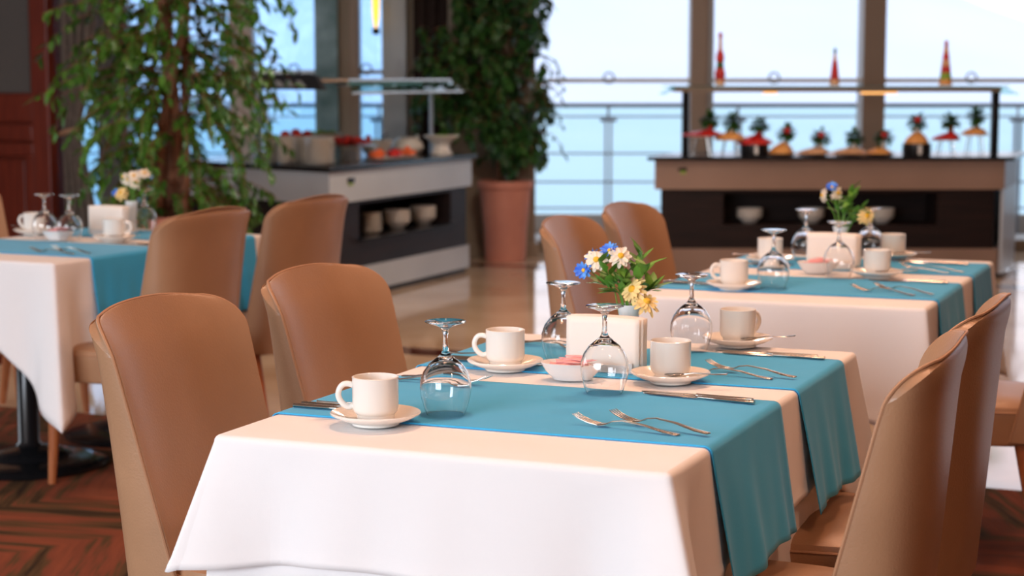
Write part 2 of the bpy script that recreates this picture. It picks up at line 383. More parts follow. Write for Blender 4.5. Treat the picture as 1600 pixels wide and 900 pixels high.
# dark curtain beside the pillar
def curtain_mb(x0, x1, z0, z1, amp, waves, tie=None, n=90):
    def fn(u, v):
        z = z0 + (z1-z0)*v; w = 1.0; sh = 0
        if tie:
            zt, wt = tie; k = min(1, abs(z-zt)/.75); w = wt + (1-wt)*k**.8
        x = x0 + (x1-x0)*(.0 + u*w)
        return (x, amp*math.sin(u*waves*2*PI)*(.6+.4*w) + .01*math.sin(u*31+z*2), z)
    return MB().grid(fn, n, 24)
o = curtain_mb(0, .42, .02, 2.95, .03, 5).build('curtain', 'curtain_dark', solid=.006, loc=F(-.74, FD-.3, 0), rot=YAW)
tag(o, 'dark brown curtain hanging between the window and the plant-covered pillar', 'curtain')
ct = empty('curtain', (-6.2, 8.12, 0), 0, 'grey brown gathered curtain tied back at the edge of the panelled wall', 'curtain')
curtain_mb(0, .30, .02, 2.95, .035, 4.5, (.97, .42)).build('fabric', 'curtain', ct, solid=.006)
pts = [(.065+.085*math.cos(t), .05*math.sin(t), .97+.02*math.cos(t)) for t in [2*PI*k/20 for k in range(21)]]
MB().tube(pts, .018, 8, False).build('tieback', 'thread', ct)

# sconce-like pendant by the window column
t = empty('pendant_lamp', F(-1.005, 13.7, 1.66), 0, 'slim pendant lamp with glowing amber glass beside the grey window column', 'lamp')
MB().lathe([(0, .0), (.022, .0), (.03, .02), (.03, .035), (.018, .05), (0, .05)], 20).build('finial', 'black_metal', t)
MB().lathe([(0, .05), (.012, .05), (.024, .13), (.028, .25), (.028, .27), (0, .27)], 20).build('glass_shade', 'sconce_glow', t)
MB().lathe([(0, .27), (.032, .27), (.03, .31), (.008, .33), (.008, 1.34), (0, 1.34)], 16).build('stem', 'black_metal', t)

# ------------------------------------------------------------------ outside
RD = 15.5
mb = MB(); fbox(mb, -9, 12, FD+.21, RD+.25, -.12, 0.03); tag(mb.build('balcony_deck', 'deck', smooth=False), kind='structure')
mb = MB(); fbox(mb, -9, 12, RD+.06, RD+.16, 0.03, .19); tag(mb.build('balcony_kerb', 'deck', smooth=False), kind='structure')
rl = empty('balcony_railing', F(0, RD), YAW, 'stainless steel balcony railing with thin horizontal bars outside the windows', 'railing')
MB().tube([(-9, 0, 1.115), (12, 0, 1.115)], .022, 10).build('handrail', 'rail_steel', rl)
for z in (1.02, .71, .47, .25):
    MB().tube([(-9, 0, z), (12, 0, z)], .009, 6).build('bar', 'rail_steel', rl)
for s_ in (-5.6, -4.4, -3.2, -2.05, -1.12, .81, 1.9, 3.0, 4.25, 5.4, 6.6):
    q = MB().box(s_-.03, s_-.012, -.03, .03, .03, 1.0).box(s_+.012, s_+.03, -.03, .03, .03, 1.0).tube([(s_, 0, .98), (s_, 0, 1.1)], .012, 8).build('post', 'rail_steel', rl, smooth=False)
    MB().tube([(s_-.07, -.01, .99), (s_+.07, -.01, .99)], .016, 8).build('bracket', 'rail_steel', q)
mb = MB(); fbox(mb, -2600, 2600, 20, 4000, -31, -30); tag(mb.build('sea', 'sea', smooth=False), kind='structure')
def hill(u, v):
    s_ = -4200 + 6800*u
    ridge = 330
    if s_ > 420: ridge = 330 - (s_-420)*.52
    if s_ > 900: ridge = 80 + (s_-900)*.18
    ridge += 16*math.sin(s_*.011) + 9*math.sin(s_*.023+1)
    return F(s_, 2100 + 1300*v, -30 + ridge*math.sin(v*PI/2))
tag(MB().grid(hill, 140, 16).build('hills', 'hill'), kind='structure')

# ------------------------------------------------------------------ chairs
def mk_chair():
    t = empty('dining_chair', cat='chair')
    z0, z1 = .37, .925
    RC = .078; ZC = z1 - RC                    # rounded upper corners
    rows = [(z0 + (ZC-z0)*k/13, 0) for k in range(14)] + [(ZC + RC*math.sin(PI/2*k/9), PI/2*k/9) for k in range(1, 10)]
    NU, NV = 33, len(rows)
    def vv(z): return (z-z0)/(z1-z0)
    def hw(j):
        z, th = rows[j]; return .222 + .030*vv(z) - RC*(1-math.cos(th))
    def xe(v): return -.142 - .143*v - .012*max(0, v-.85)/.15          # front rim of the shell
    def spow(a, p): return math.copysign(abs(a)**p, a)
    vs = []; fs = []
    def zt(t, j): z, th = rows[j]; return z - .014*t*t*math.sin(th)**2
    def full(j): return .222 + .030*vv(rows[j][0])
    def inner(t, j):
        v = vv(rows[j][0]); c = (.040 + .020*v); y = (hw(j)-.004)*t; yn = min(1, abs(y)/(full(j)-.004))
        return (xe(v) - c*(1-yn**3.2), y, zt(t, j))
    def outer(t, j):
        v = vv(rows[j][0]); D = .165 - .094*v; p = .55 + .25*v; a = t*PI/2      # boxier low down, rounder at the top
        y = hw(j)*spow(math.sin(a), p if rows[j][1] == 0 else p+(1-p)*rows[j][1]/PI*2); yn = min(1, abs(y)/full(j))
        return (xe(v) - .004 - D*(1-yn**(2/p))**(p/2)*(1-.25*math.sin(rows[j][1])**4), y, zt(t, j) - .010*math.sin(rows[j][1])**4)
    for fn in (inner, outer):
        for j in range(NV):
            for i in range(NU): vs.append(fn(-1 + 2*i/(NU-1), j))
    N = NU*NV
    for j in range(NV-1):
        for i in range(NU-1):
            a = j*NU+i; fs.append((a, a+1, a+NU+1, a+NU)); fs.append((N+a, N+a+NU, N+a+NU+1, N+a+1))
    per = [(i, 0) for i in range(NU-1)] + [(NU-1, j) for j in range(NV-1)] + [(i, NV-1) for i in range(NU-1, 0, -1)] + [(0, j) for j in range(NV-1, 0, -1)]
    ids = [j*NU+i for i, j in per]
    for k in range(len(ids)):
        a, b = ids[k], ids[(k+1) % len(ids)]; fs.append((a, N+a, N+b, b))
    mb = MB(); mb.add(vs, fs); bk = mb.build('backrest', 'leather', t, bevel=.007, seg=3)
    pts = [(-1, j) for j in range(NV)] + [(-1 + 2*i/24, NV-1) for i in range(1, 24)] + [(1, j) for j in range(NV-1, -1, -1)]
    def pp(u, j):
        a_ = Vector(inner(u, j)); z, th = rows[j]
        return (a_.x-.004, a_.y + (.003*u if abs(u) == 1 else 0), a_.z)
    MB().tube([pp(u, v) for u, v in pts], .0028, 6).build('piping', 'thread', bk)
    # seat
    def seat_out(sc, z, n=40):
        r = []
        for k in range(n):
            a = 2*PI*k/n; c, s_ = math.cos(a), math.sin(a); p_ = 5.0
            rr = 1/((abs(c)**p_ + abs(s_)**p_)**(1/p_))
            x = .225*c*rr; y = (.235 - .02*(x < 0)*abs(x)/.225)*s_*rr
            r.append((x*sc - .0, y*sc, z))
        return r
    rings = [seat_out(.93, .355), seat_out(.99, .36), seat_out(1.0, .37), seat_out(1.0, .43), seat_out(1.01, .445), seat_out(.985, .462), seat_out(.9, .470), seat_out(.6, .477), seat_out(.25, .479)]
    vs = [p_ for r_ in rings for p_ in r_]; n = 40
    fs = [(j*n+i, j*n+(i+1) % n, (j+1)*n+(i+1) % n, (j+1)*n+i) for j in range(len(rings)-1) for i in range(n)]
    fs += [tuple(range(n))[::-1], tuple(range((len(rings)-1)*n, len(rings)*n))]
    mb = MB(); mb.add(vs, fs); st = mb.build('seat', 'leather', t)
    MB().tube(seat_out(1.008, .449) + seat_out(1.008, .449)[:1], .0032, 6, False).build('piping', 'thread', st)
    for sxx in (-1, 1):
        for syy in (-1, 1):
            x0, y0 = .175*sxx, .18*syy; x1 = x0 + (.02 if sxx > 0 else -.07); y1 = y0 + .012*syy
            MB().tube([(x0, y0, .36), (x0*.7+x1*.3, y0*.7+y1*.3, .25), (x1, y1, 0)], [.022, .021, .013], 12).build('leg', 'wood_leg', t)
    return t
chair = Proto(mk_chair)
GF = 'brown leather dining chairs'
def ch(x, y, rz, label): return chair((x, y, 0), rz, label, GF)
ch(-.02, .385, R(2), 'tan leather chair closest at left beside the front table')
ch(-.02, 1.0, R(-1), 'second tan leather chair left of the front table, beyond the closest one')
ch(.80, .40, PI+R(3), 'tan leather chair closest at right, seen from behind')
ch(.79, 1.0, PI+R(0), 'second tan leather chair right of the front table, behind the closest one')
ch(-.03, 2.62, R(3), 'brown chair left of the middle table, left one of the pair')
ch(-.06, 3.26, R(0), 'brown chair left of the middle table, right one of the pair')
ch(.85, 2.62, PI, 'brown chair at the right edge, right of the middle table')
ch(-1.89, 2.56, PI+R(-3), 'brown chair seen from behind, near right side of the left table')
ch(-1.88, 3.25, PI+R(-3), 'brown chair seen from behind, far right side of the left table')
ch(-2.98, 3.35, R(-4), 'brown chair at the left edge in front of the cherry panelling')

# ------------------------------------------------------------------ tables
def mk_table(L, bases):
    t = empty('dining_table', cat='table')
    MB().box(.01, .79, .01, L-.01, .71, .742).build('tabletop', 'dark_wood', t, bevel=.01)
    for by in bases:
        MB().lathe([(0, 0), (.27, 0), (.275, .008), (.262, .018), (.2, .028), (.15, .034), (.135, .05), (.09, .062), (.05, .07), (.038, .085), (.036, .66), (.1, .69), (.1, .708), (0, .708)], 40, (.4, by, 0)).build('pedestal', 'black_metal', t)
    return t
def perim(W_, L_, rc, u):
    """point and outward normal at arc length u of a rounded rectangle starting at the front left corner, going right"""
    segs = [('l', W_-2*rc, (rc, 0), (1, 0), (0, -1)), ('a', PI/2*rc, (W_-rc, rc), -PI/2), ('l', L_-2*rc, (W_, rc), (0, 1), (1, 0)), ('a', PI/2*rc, (W_-rc, L_-rc), 0),
            ('l', W_-2*rc, (W_-rc, L_), (-1, 0), (0, 1)), ('a', PI/2*rc, (rc, L_-rc), PI/2), ('l', L_-2*rc, (0, L_-rc), (0, -1), (-1, 0)), ('a', PI/2*rc, (rc, rc), PI)]
    tot = sum(s_[1] for s_ in segs); u = u % tot
    for s_ in segs:
        if u <= s_[1] + 1e-9:
            if s_[0] == 'l': return (s_[2][0]+s_[3][0]*u, s_[2][1]+s_[3][1]*u), s_[4], tot
            a_ = s_[3] + u/rc; return (s_[2][0]+rc*math.cos(a_), s_[2][1]+rc*math.sin(a_)), (math.cos(a_), math.sin(a_)), tot
        u -= s_[1]
def mk_cloth(name, W_, L_, top, drop, cdrop, ear, seed, wave=.006, flare=.03, hide=0):
    rnd = random.Random(seed); ph = [rnd.uniform(0, 6.28) for _ in range(6)]
    rc = .012; _, _, tot = perim(W_, L_, rc, 0)
    corners = [(W_-2*rc)+PI/4*rc]; corners.append(corners[0]+PI/2*rc+L_-2*rc); corners.append(corners[1]+PI/2*rc+W_-2*rc); corners.append(corners[2]+PI/2*rc+L_-2*rc)
    # dense samples near corners
    us = [tot*k/220 for k in range(220)]
    for c_ in corners:
        us += [c_ + .3*k/20*abs(k/20) for k in range(-20, 21)]
    us = sorted(set(round(x % tot, 5) for x in us)); nu = len(us)
    prof = [(0, 0)] + [(.012*math.sin(a_), .012*(1-math.cos(a_))) for a_ in [PI/8*k for k in range(1, 5)]]
    NV = 18; rows = []
    for (o_, dz) in prof: rows.append(('p', o_, dz))
    for j in range(1, NV+1): rows.append(('h', j/NV, 0))
    vs = []
    for kind, a_, b_ in rows:
        for u in us:
            (x, y), (nx, ny), _ = perim(W_, L_, rc, u)
            if kind == 'p': vs.append((x+nx*(a_-.012), y+ny*(a_-.012), top-b_)); continue
            dc = []
            for ci, c_ in enumerate(corners):
                d_ = abs((u-c_+tot/2) % tot - tot/2); dc.append((d_, ci))
            d_, ci = min(dc); e_ = ear[ci]; sg = (u-corners[ci]+tot/2) % tot - tot/2
            t_ = a_
            dr = drop + cdrop[ci]*max(0, 1-d_/.22)**1.15 + .004*math.sin(u*5+ph[0])
            off = flare*t_ + wave*t_*math.sin(u*23+ph[1]) + wave*.6*t_*math.sin(u*41+ph[2]) + wave*.5*t_*math.sin(u*9+ph[3])
            g1 = math.exp(-(d_/.045)**2); g2 = math.exp(-((d_-.12)/.05)**2)
            off += t_*(e_*g1 - e_*.30*g2) + (.0016 if t_ > .9 else 0)
            # corner direction for the ear
            cxn = [(1, -1), (1, 1), (-1, 1), (-1, -1)][ci]; k_ = min(1, g1)
            ddx, ddy = nx*(1-k_)+cxn[0]*.707*k_, ny*(1-k_)+cxn[1]*.707*k_
            # side slip along the edge, gathering cloth into the fold
            vs.append((x+ddx*off, y+ddy*off, top-.012-(dr-.012)*t_))
    fs = [(j*nu+i, j*nu+(i+1) % nu, (j+1)*nu+(i+1) % nu, (j+1)*nu+i) for j in range(len(rows)-1) for i in range(nu)]
    fs.append(tuple(range(nu)))
    mb = MB(); mb.add(vs, fs)
    return mb
def hem_mb(mb_cloth, nu, rows_back=1): pass
def mk_runner(W_, y0, y1, top, dropL, dropR, seed, flare):
    rnd = random.Random(seed); ph = [rnd.uniform(0, 6.28) for _ in range(6)]
    path = []   # (x, z, hang 0..1, side)
    rr_ = .015
    for k in range(14, 0, -1): t_ = k/14; path.append((-.004-flare*t_, top-rr_-(dropL-rr_)*t_, t_, -1))
    for k in range(6): a_ = PI/2*k/5; path.append((rr_-.004-rr_*math.cos(a_), top-rr_+rr_*math.sin(a_), 0, 0))
    for k in range(1, 14): path.append((W_*k/14, top, 0, 0))
    for k in range(6): a_ = PI/2*k/5; path.append((W_+.004-rr_+rr_*math.sin(a_), top-rr_+rr_*math.cos(a_), 0, 0))
    for k in range(1, 19): t_ = k/18; path.append((W_+.004+flare*t_, top-rr_-(dropR-rr_)*t_, t_, 1))
    NV = 46
    def fn(u, v):
        i = min(len(path)-1, int(round(u*(len(path)-1)))); x, z, h, sd = path[i]
        y = y0 + (y1-y0)*v
        w = h*(.0045*math.sin(v*15+ph[0]+z*3) + .0022*math.sin(v*31+ph[1]-z*6) + .003*math.sin(v*7+ph[2]) + .003)
        edge = (v-.5)*2
        return (x + sd*(w+.010*h), y + h*(.006*math.sin(z*14+ph[3])*edge + .012*edge*0 - .01*h*(1 if v > .5 else -1)*abs(edge)**3), z + h*h*.005*math.sin(v*7+ph[4]))
    mb = MB(); mb.grid(fn, len(path), NV); return mb

# tableware ---------------------------------------------------------
def mk_cup():
    t = empty('coffee_cup', cat='cup')
    pr = [(0, 0), (.031, 0), (.032, .003), (.0325, .011), (.0345, .013), (.0375, .0165), (.0392, .022), (.0395, .03), (.0395, .072), (.0400, .0745), (.0385, .0755), (.037, .073), (.0365, .03), (.031, .017), (0, .014)]
    bd = MB().lathe(pr, 40).build('bowl', 'ceramic', t)
    pts = [(-.037, 0, .060), (-.046, 0, .063), (-.055, 0, .062), (-.061, 0, .055), (-.064, 0, .044), (-.060, 0, .033), (-.052, 0, .025), (-.045, 0, .022), (-.037, 0, .025)]
    for _ in range(2):
        q_ = [pts[0]]
        for a_, b_ in zip(pts, pts[1:]): a_, b_ = Vector(a_), Vector(b_); q_ += [a_*.75+b_*.25, a_*.25+b_*.75]
        pts = q_ + [pts[-1]]
    MB().tube(pts, .0052, 10).build('handle', 'ceramic', t)
    return t
def mk_saucer():
    pr = [(0, .004), (.028, .004), (.030, .002), (.030, 0), (.040, 0), (.042, .004), (.060, .010), (.076, .018), (.0775, .0205), (.076, .022), (.060, .0145), (.042, .009), (.034, .007), (0, .007)]
    return tag(MB().lathe(pr, 48).build('saucer', 'ceramic'), cat='saucer')
def mk_glass():
    t = empty('wine_glass', cat='glass')   # standing upside down on its rim
    out = [(.0335, 0), (.0385, .012), (.0435, .030), (.0455, .045), (.0445, .060), (.039, .076), (.029, .090), (.0165, .100), (.0085, .107)]
    inn = [(.0325, 0.0), (.0375, .012), (.0425, .030), (.0445, .045), (.0434, .059), (.0378, .0745), (.0275, .088), (.0145, .097), (0, .1005)]
    MB().lathe([(r_, z_) for r_, z_ in inn][::-1] + out + [(.0055, .114), (.0045, .125), (.0042, .138), (.0055, .148), (.0085, .153), (.017, .157), (.028, .1605), (.0355, .163), (.036, .1645), (.034, .1655), (.012, .1650), (0, .1645)], 48).build('bowl_and_stem', 'glass', t)
    return t
def strip(mb, pts, th):
    """flat cutlery outline: pts of (x, half width, z), thickness th"""
    vs = []
    for x, w, z in pts: vs += [(x, -w, z), (x, w, z), (x, w*.8, z+th), (x, -w*.8, z+th)]
    fs = []
    for i in range(len(pts)-1):
        for k in range(4): fs.append((i*4+k, i*4+(k+1) % 4, (i+1)*4+(k+1) % 4, (i+1)*4+k))
    fs += [(0, 1, 2, 3), tuple((len(pts)-1)*4+k for k in (3, 2, 1, 0))]
    mb.add(vs, fs); return mb
def mk_fork():     # handle end at +x .10, tines to -.095
    mb = MB()
    strip(mb, [(.098, .004, .001), (.095, .0075, .001), (.07, .0065, .003), (.03, .004, .010), (-.01, .0028, .013), (-.03, .003, .010), (-.04, .008, .005), (-.048, .0105, .0035), (-.056, .0112, .003)], .0022)
    for k in range(4):
        y = -.0090 + k*.0060
        strip_pts = [(-.054, .0016, .003), (-.074, .0013, .0055), (-.092, .0011, .011), (-.104, .0006, .017)]
        n0 = len(mb.v); strip(mb, strip_pts, .0018)
        for i in range(n0, len(mb.v)): mb.v[i] = (mb.v[i][0], mb.v[i][1]+y, mb.v[i][2])
    return tag(mb.build('fork', 'cutlery', bevel=.0004), cat='fork')
def mk_knife():    # handle +x
    t = empty('table_knife', cat='knife')
    h_ = MB(); h_.grid(lambda u, v: ((-.006 + .111*v), (.0042+.0030*min(1, v*1.3))*math.cos(2*PI*u)*(1 if v < .99 else .8), .0040+(.0030+.0010*v)*math.sin(2*PI*u)), 14, 12, wrap=True)
    h_.add([(-.006, .0042*math.cos(2*PI*k/14), .004+.003*math.sin(2*PI*k/14)) for k in range(14)], [tuple(range(14))]); h_.add([(.105, .0058*math.cos(2*PI*k/14), .004+.004*math.sin(2*PI*k/14)) for k in range(14)], [tuple(range(14))])
    h_.build('handle', 'cutlery', t)
    strip(MB(), [(-.004, .004, .003), (-.012, .0075, .003), (-.06, .0085, .0025), (-.095, .0075, .002), (-.112, .004, .0015), (-.118, .001, .001)], .0016).build('blade', 'cutlery', t)
    return t
def mk_spoon():
    mb = MB()
    strip(mb, [(.066, .002, .004), (.063, .005, .003), (.04, .004, .003), (.0, .0022, .006), (-.018, .0022, .004)], .0018)
    mb.grid(lambda u, v: (-.036 + .02*math.cos(u*2*PI)*v, .0115*math.sin(u*2*PI)*v, .0005+.0045*v*v), 20, 6, wrap=True)
    return tag(mb.build('teaspoon', 'cutlery', solid=.0008), cat='spoon')
def mk_dish():
    pr = [(0, .0), (.036, 0), (.039, .004), (.051, .016), (.061, .032), (.0625, .034), (.060, .0345), (.049, .020), (.036, .007), (0, .006)]
    return tag(MB().lathe(pr, 40, sy=.72).build('sugar_dish', 'dish'), cat='dish')
def mk_packet():
    mb = MB(); mb.grid(lambda u, v: (-.03+.06*u, -.009+.018*v, .002*math.sin(u*PI)*math.sin(v*PI)), 8, 5)
    return tag(mb.build('sugar_packet', 'sugar', solid=.0014), cat='sugar packet')
def mk_holder():
    t = empty('napkin_holder', cat='napkin holder')
    MB().box(-.07, .07, -.026, .026, 0, .006).build('base', 'dish', t, bevel=.002)
    for s_ in (-1, 1): MB().box(-.066, .066, s_*.0235-.002, s_*.0235+.002, .004, .022).build('side_plate', 'dish', t, bevel=.0015)
    return t
def mk_napkin():
    mb = MB(); mb.grid(lambda u, v: (-.078+.156*u, .0022*math.sin(u*5+v*2)*v, .102*v + .003*math.sin(u*3)*v), 12, 8)
    return tag(mb.build('paper_napkin', 'napkin', solid=.0032), cat='napkin')
def mk_vase():
    pr = [(0, 0), (.020, 0), (.022, .004), (.018, .02), (.017, .05), (.021, .095), (.0245, .118), (.025, .12), (.0225, .119), (.019, .095), (.015, .05), (0, .045)]
    return tag(MB().lathe(pr, 32).build('bud_vase', 'dish'), cat='vase')
def mk_flower(petal, rp_, npet, cone):
    def f():
        t = empty('daisy', cat='flower')      # origin at the head centre, facing +z, stem runs down
        mb = MB()
        for layer in range(2):
            for k in range(npet):
                a_ = 2*PI*(k+.5*layer)/npet + random.uniform(-.1, .1); l_ = rp_*random.uniform(.88, 1.05)*(1-.18*layer); w_ = rp_*(.17 if npet < 12 else .14)
                c_, s_ = math.cos(a_), math.sin(a_); up = random.uniform(-.2, .15)+cone
                row = []
                for q_, ww in ((.15, .35), (.45, .85), (.75, 1.0), (.93, .7), (1.0, .15)):
                    for sd in (-1, 0, 1):
                        rr__ = l_*q_; z_ = rp_*(up*q_ - .25*q_*q_*(1-layer)) + (.0 if sd else -.0012)+.002*layer
                        row.append((c_*rr__-s_*w_*ww*sd, s_*rr__+c_*w_*ww*sd, z_))
                mb.add(row, [(i*3+j, i*3+j+1, i*3+j+4, i*3+j+3) for i in range(4) for j in range(2)])
        mb.build('petals', petal, t)
        MB().lathe([(0, -.004), (rp_*.22, -.002), (rp_*.26, .002), (rp_*.16, .006), (0, .007)], 16).build('center', 'pollen', t)
        MB().tube([(0, 0, -.003), (.002, .001, -.02)], .0016, 6).build('stem', 'leaf_bright', t)
        return t
    return f
def leaf_verts(mb, base, d, up, L_, w_, bend=.2):
    d = d.normalized(); s_ = d.cross(up)
    if s_.length < 1e-3: s_ = Vector((1, 0, 0))
    s_.normalize(); n_ = s_.cross(d)
    p = [base, base+d*L_*.35+s_*w_+n_*L_*.03, base+d*L_*.35-s_*w_+n_*L_*.03, base+d*L_*.35, base+d*L_*.72+s_*w_*.72-n_*L_*bend*.4, base+d*L_*.72-s_*w_*.72-n_*L_*bend*.4, base+d*L_*.72-n_*L_*(bend*.4+.05), base+d*L_-n_*L_*bend]
    mb.add(p, [(0, 3, 1), (0, 2, 3), (1, 3, 6, 4), (3, 2, 5, 6), (4, 6, 7), (6, 5, 7)])
def mk_sprig(tips, seed):
    def f():
        rnd = random.Random(seed); t = empty('leafy_sprig', cat='foliage')
        st = MB(); lf = MB()
        for tp in tips:
            tp = Vector(tp); mid = tp*.5 + Vector((0, 0, .015)); P_ = [Vector((0, 0, -.05)), mid*.6, mid, tp]
            st.tube(P_, [.0018, .0016, .0013, .0008], 6)
            for k in range(9):
                q_ = .35 + .65*k/8; b_ = P_[1].lerp(P_[3], q_) if q_ < 1 else tp
                dr = (tp.normalized()*.7 + Vector((rnd.uniform(-1, 1), rnd.uniform(-1, 1), rnd.uniform(-.3, .8)))).normalized()
                leaf_verts(lf, b_, dr, Vector((0, 0, 1)), rnd.uniform(.036, .052), rnd.uniform(.008, .012), .15)
        st.build('stems', 'leaf_bright', t); lf.build('leaves', 'leaf_bright', t)
        return t
    return f
cup, saucer, glass, fork, knife, spoon = Proto(mk_cup), Proto(mk_saucer), Proto(mk_glass), Proto(mk_fork), Proto(mk_knife), Proto(mk_spoon)
dish, packet, holder, napkin, vase = Proto(mk_dish), Proto(mk_packet), Proto(mk_holder), Proto(mk_napkin), Proto(mk_vase)
daisy_w = Proto(mk_flower('petal_white', .026, 11, 0)); daisy_b = Proto(mk_flower('petal_blue', .021, 10, .5)); daisy_y = Proto(mk_flower('petal_yellow', .031, 13, -.1))

class Frame:
    def __init__(s, x, y, rz): s.T = Matrix.Translation((x, y, 0)) @ Matrix.Rotation(rz, 4, 'Z'); s.rz = rz
    def p(s, x, y, z): return s.T @ Vector((x, y, z))
ZT = .7525   # top of cloth
ZR = ZT + .0035
def at(fr, proto, x, y, z, rz, label, group=None, rot=None):
    return proto(fr.p(x, y, z), fr.rz+rz, label, group, rot)
def along(p0, p1): return math.atan2(p0[1]-p1[1], p0[0]-p1[0])
def knife_at(fr, he, te, z, label, grp, proto=None, L_=.223, c0=.0065):
    """he handle end, te far end in table coordinates"""
    d = Vector((he[0]-te[0], he[1]-te[1])); a_ = math.atan2(d.y, d.x); mid = (Vector(he) - d.normalized()*.104)
    return at(fr, proto or knife, mid.x, mid.y, z, a_, label, grp)

# ================= front table =================
FT = Frame(0, 0, 0)
tb = mk_table(1.34, (.42, .95)); tb['label'] = 'front table under white cloths, nearest the viewer'
o = mk_cloth('c', .8, 1.34, ZT-.004, .34, (.02, .02, .02, .02), (.03, .03, .03, .03), 3, wave=.003, flare=-.004).build('undercloth', 'cloth', solid=.002)
tag(o, 'longer white undercloth showing below the hem of the front table', 'tablecloth')
o = mk_cloth('c', .8, 1.34, ZT, .205, (.05, .16, .05, .02), (.10, .075, .05, .066), 5, wave=.004, flare=.016).build('tablecloth', 'cloth', solid=.0015)
tag(o, 'white overlay tablecloth draped over the front table', 'tablecloth')
o = mk_runner(.8, .205, .655, ZR, .2, .235, 1, .026).build('table_runner', 'runner', solid=.0018)
tag(o, 'teal linen runner across the near half of the front table', 'table runner', 'teal table runners')
o = mk_runner(.8, .795, 1.19, ZR, .2, .235, 2, .026).build('table_runner', 'runner', solid=.0018)
tag(o, 'teal linen runner across the far half of the front table', 'table runner', 'teal table runners')
ZI = ZR + .0005
def place(fr, tname, cups, glasses, knives, forks, napk, dsh, vs_, cupz=None, ztop=ZI, ztc=ZT):
    ro = Vector
    for i, (x, y, hrz, srz, lb) in enumerate(cups):
        z = ZR
        at(fr, saucer, x, y, z, 0, 'white saucer under the cup %s, %s' % (lb, tname), 'white saucers')
        at(fr, cup, x, y, z+.0072, hrz, 'white coffee cup %s, %s' % (lb, tname), 'white coffee cups')
        dx, dy = math.cos(srz), math.sin(srz); px_, py_ = -dy, dx
        sp = fr.p(x+dx*.050+px_*.0, y+dy*.050+py_*.0, z+.020)
        sp = fr.p(x+dx*.052-px_*.046, y+dy*.052-py_*.046, z+.0205)
        spoon(sp, label='teaspoon resting on the saucer %s, %s' % (lb, tname), group='teaspoons', rot=(0, R(-3), fr.rz+srz))
    for x, y, lb in glasses: at(fr, glass, x, y, ZI+.0002, 0, 'upturned wine glass %s, %s' % (lb, tname), 'upturned wine glasses')
    for he, te, lb in knives: knife_at(fr, he, te, ZI, 'steel knife %s, %s' % (lb, tname), 'table knives')
    for he, te, lb, dz in forks: knife_at(fr, he, te, ZI+dz, 'steel fork %s, %s' % (lb, tname), 'forks', fork, .2)
    if napk:
        x, y, rz, n = napk
        at(fr, holder, x, y, ZR, rz, 'white napkin holder filled with napkins, %s' % tname, 'napkin holders')
        for k in range(n):
            f = (k/(n-1)-.5); c_, s_ = math.cos(rz), math.sin(rz); ox = .006*math.sin(k*2.1); oy = .036*f
            at(fr, napkin, x+c_*ox-s_*oy, y+s_*ox+c_*oy, ZR+.0065, rz+.05*math.sin(k*1.7), 'white folded paper napkin standing in the holder, %s' % tname, 'napkins in the holder, %s' % tname)
    if dsh:
        x, y = dsh; at(fr, dish, x, y, ZR, .2, 'small white oval dish of sugar packets, %s' % tname, 'sugar dishes')
        for k in range(6):
            rot = (R([8, -6, 10, -9, 5, -4][k]), R([4, -5, 3, 6, -3, 2][k]), fr.rz + .2+[.1, -.25, .3, -.1, .4, .0][k])
            packet(fr.p(x-.008+.004*k, y-.016+.007*k, ZR+.030+.0024*k), label='pink and white sugar packet in the oval dish, %s' % tname, group='sugar packets, %s' % tname, rot=rot)
    if vs_: at(fr, vase, vs_[0], vs_[1], ZR, 0, 'slim white bud vase of flowers, %s' % tname, 'bud vases')

place(FT, 'front table',
  [(.218, .174, R(0)+.39, R(192), 'at the near left place'), (.197, .800, R(15), R(200), 'at the far left place'),
   (.552, .780, R(-72), R(8), 'at the near right place'), (.543, 1.300, R(238), R(28), 'at the far right place')],
  [(.292, .300, 'beside the near left cup'), (.267, .945, 'beside the far left cup'), (.476, .612, 'in front of the napkins'), (.468, 1.196, 'beyond the near right cup')],
  [((.012, .262), (.235, .262), 'left of the near left cup, outer one'), ((.016, .285), (.239, .282), 'left of the near left cup, inner one'),
   ((.030, .865), (.25, .868), 'left of the far left cup, outer one'), ((.033, .888), (.25, .890), 'left of the far left cup, inner one'),
   ((.766, .600), (.535, .634), 'in front of the near right cup, outer one'), ((.757, .622), (.535, .650), 'in front of the near right cup, inner one'),
   ((.765, 1.170), (.535, 1.180), 'in front of the far right cup, outer one'), ((.745, 1.190), (.535, 1.20), 'in front of the far right cup, inner one')],
  [((.030, .590), (.23, .600), 'behind the near left cup, outer one', 0), ((.045, .625), (.24, .600), 'behind the near left cup, inner one', .003),
   ((.06, 1.13), (.25, 1.11), 'behind the far left glass, outer one', 0), ((.08, 1.155), (.27, 1.11), 'behind the far left glass, inner one', .003),
   ((.735, .266), (.540, .305), 'lying nearest on the front runner, left one', 0), ((.782, .278), (.588, .345), 'lying nearest on the front runner, right one', .0035),
   ((.735, .880), (.545, .910), 'on the far runner right of the near right cup, near one', 0), ((.777, .897), (.580, .950), 'on the far runner right of the near right cup, far one', .0035)],
  (.388, .868, R(-2), 9), (.362, .742), (.392, 1.0))
def flower(fr, proto, x, y, z, tilt, az, label, group=None):
    n_ = Vector((math.sin(tilt)*math.cos(az), math.sin(tilt)*math.sin(az), math.cos(tilt)))
    e_ = n_.to_track_quat('Z', 'Y').to_euler(); p_ = fr.p(x, y, z)
    return proto(p_, label=label, group=group, rot=e_)
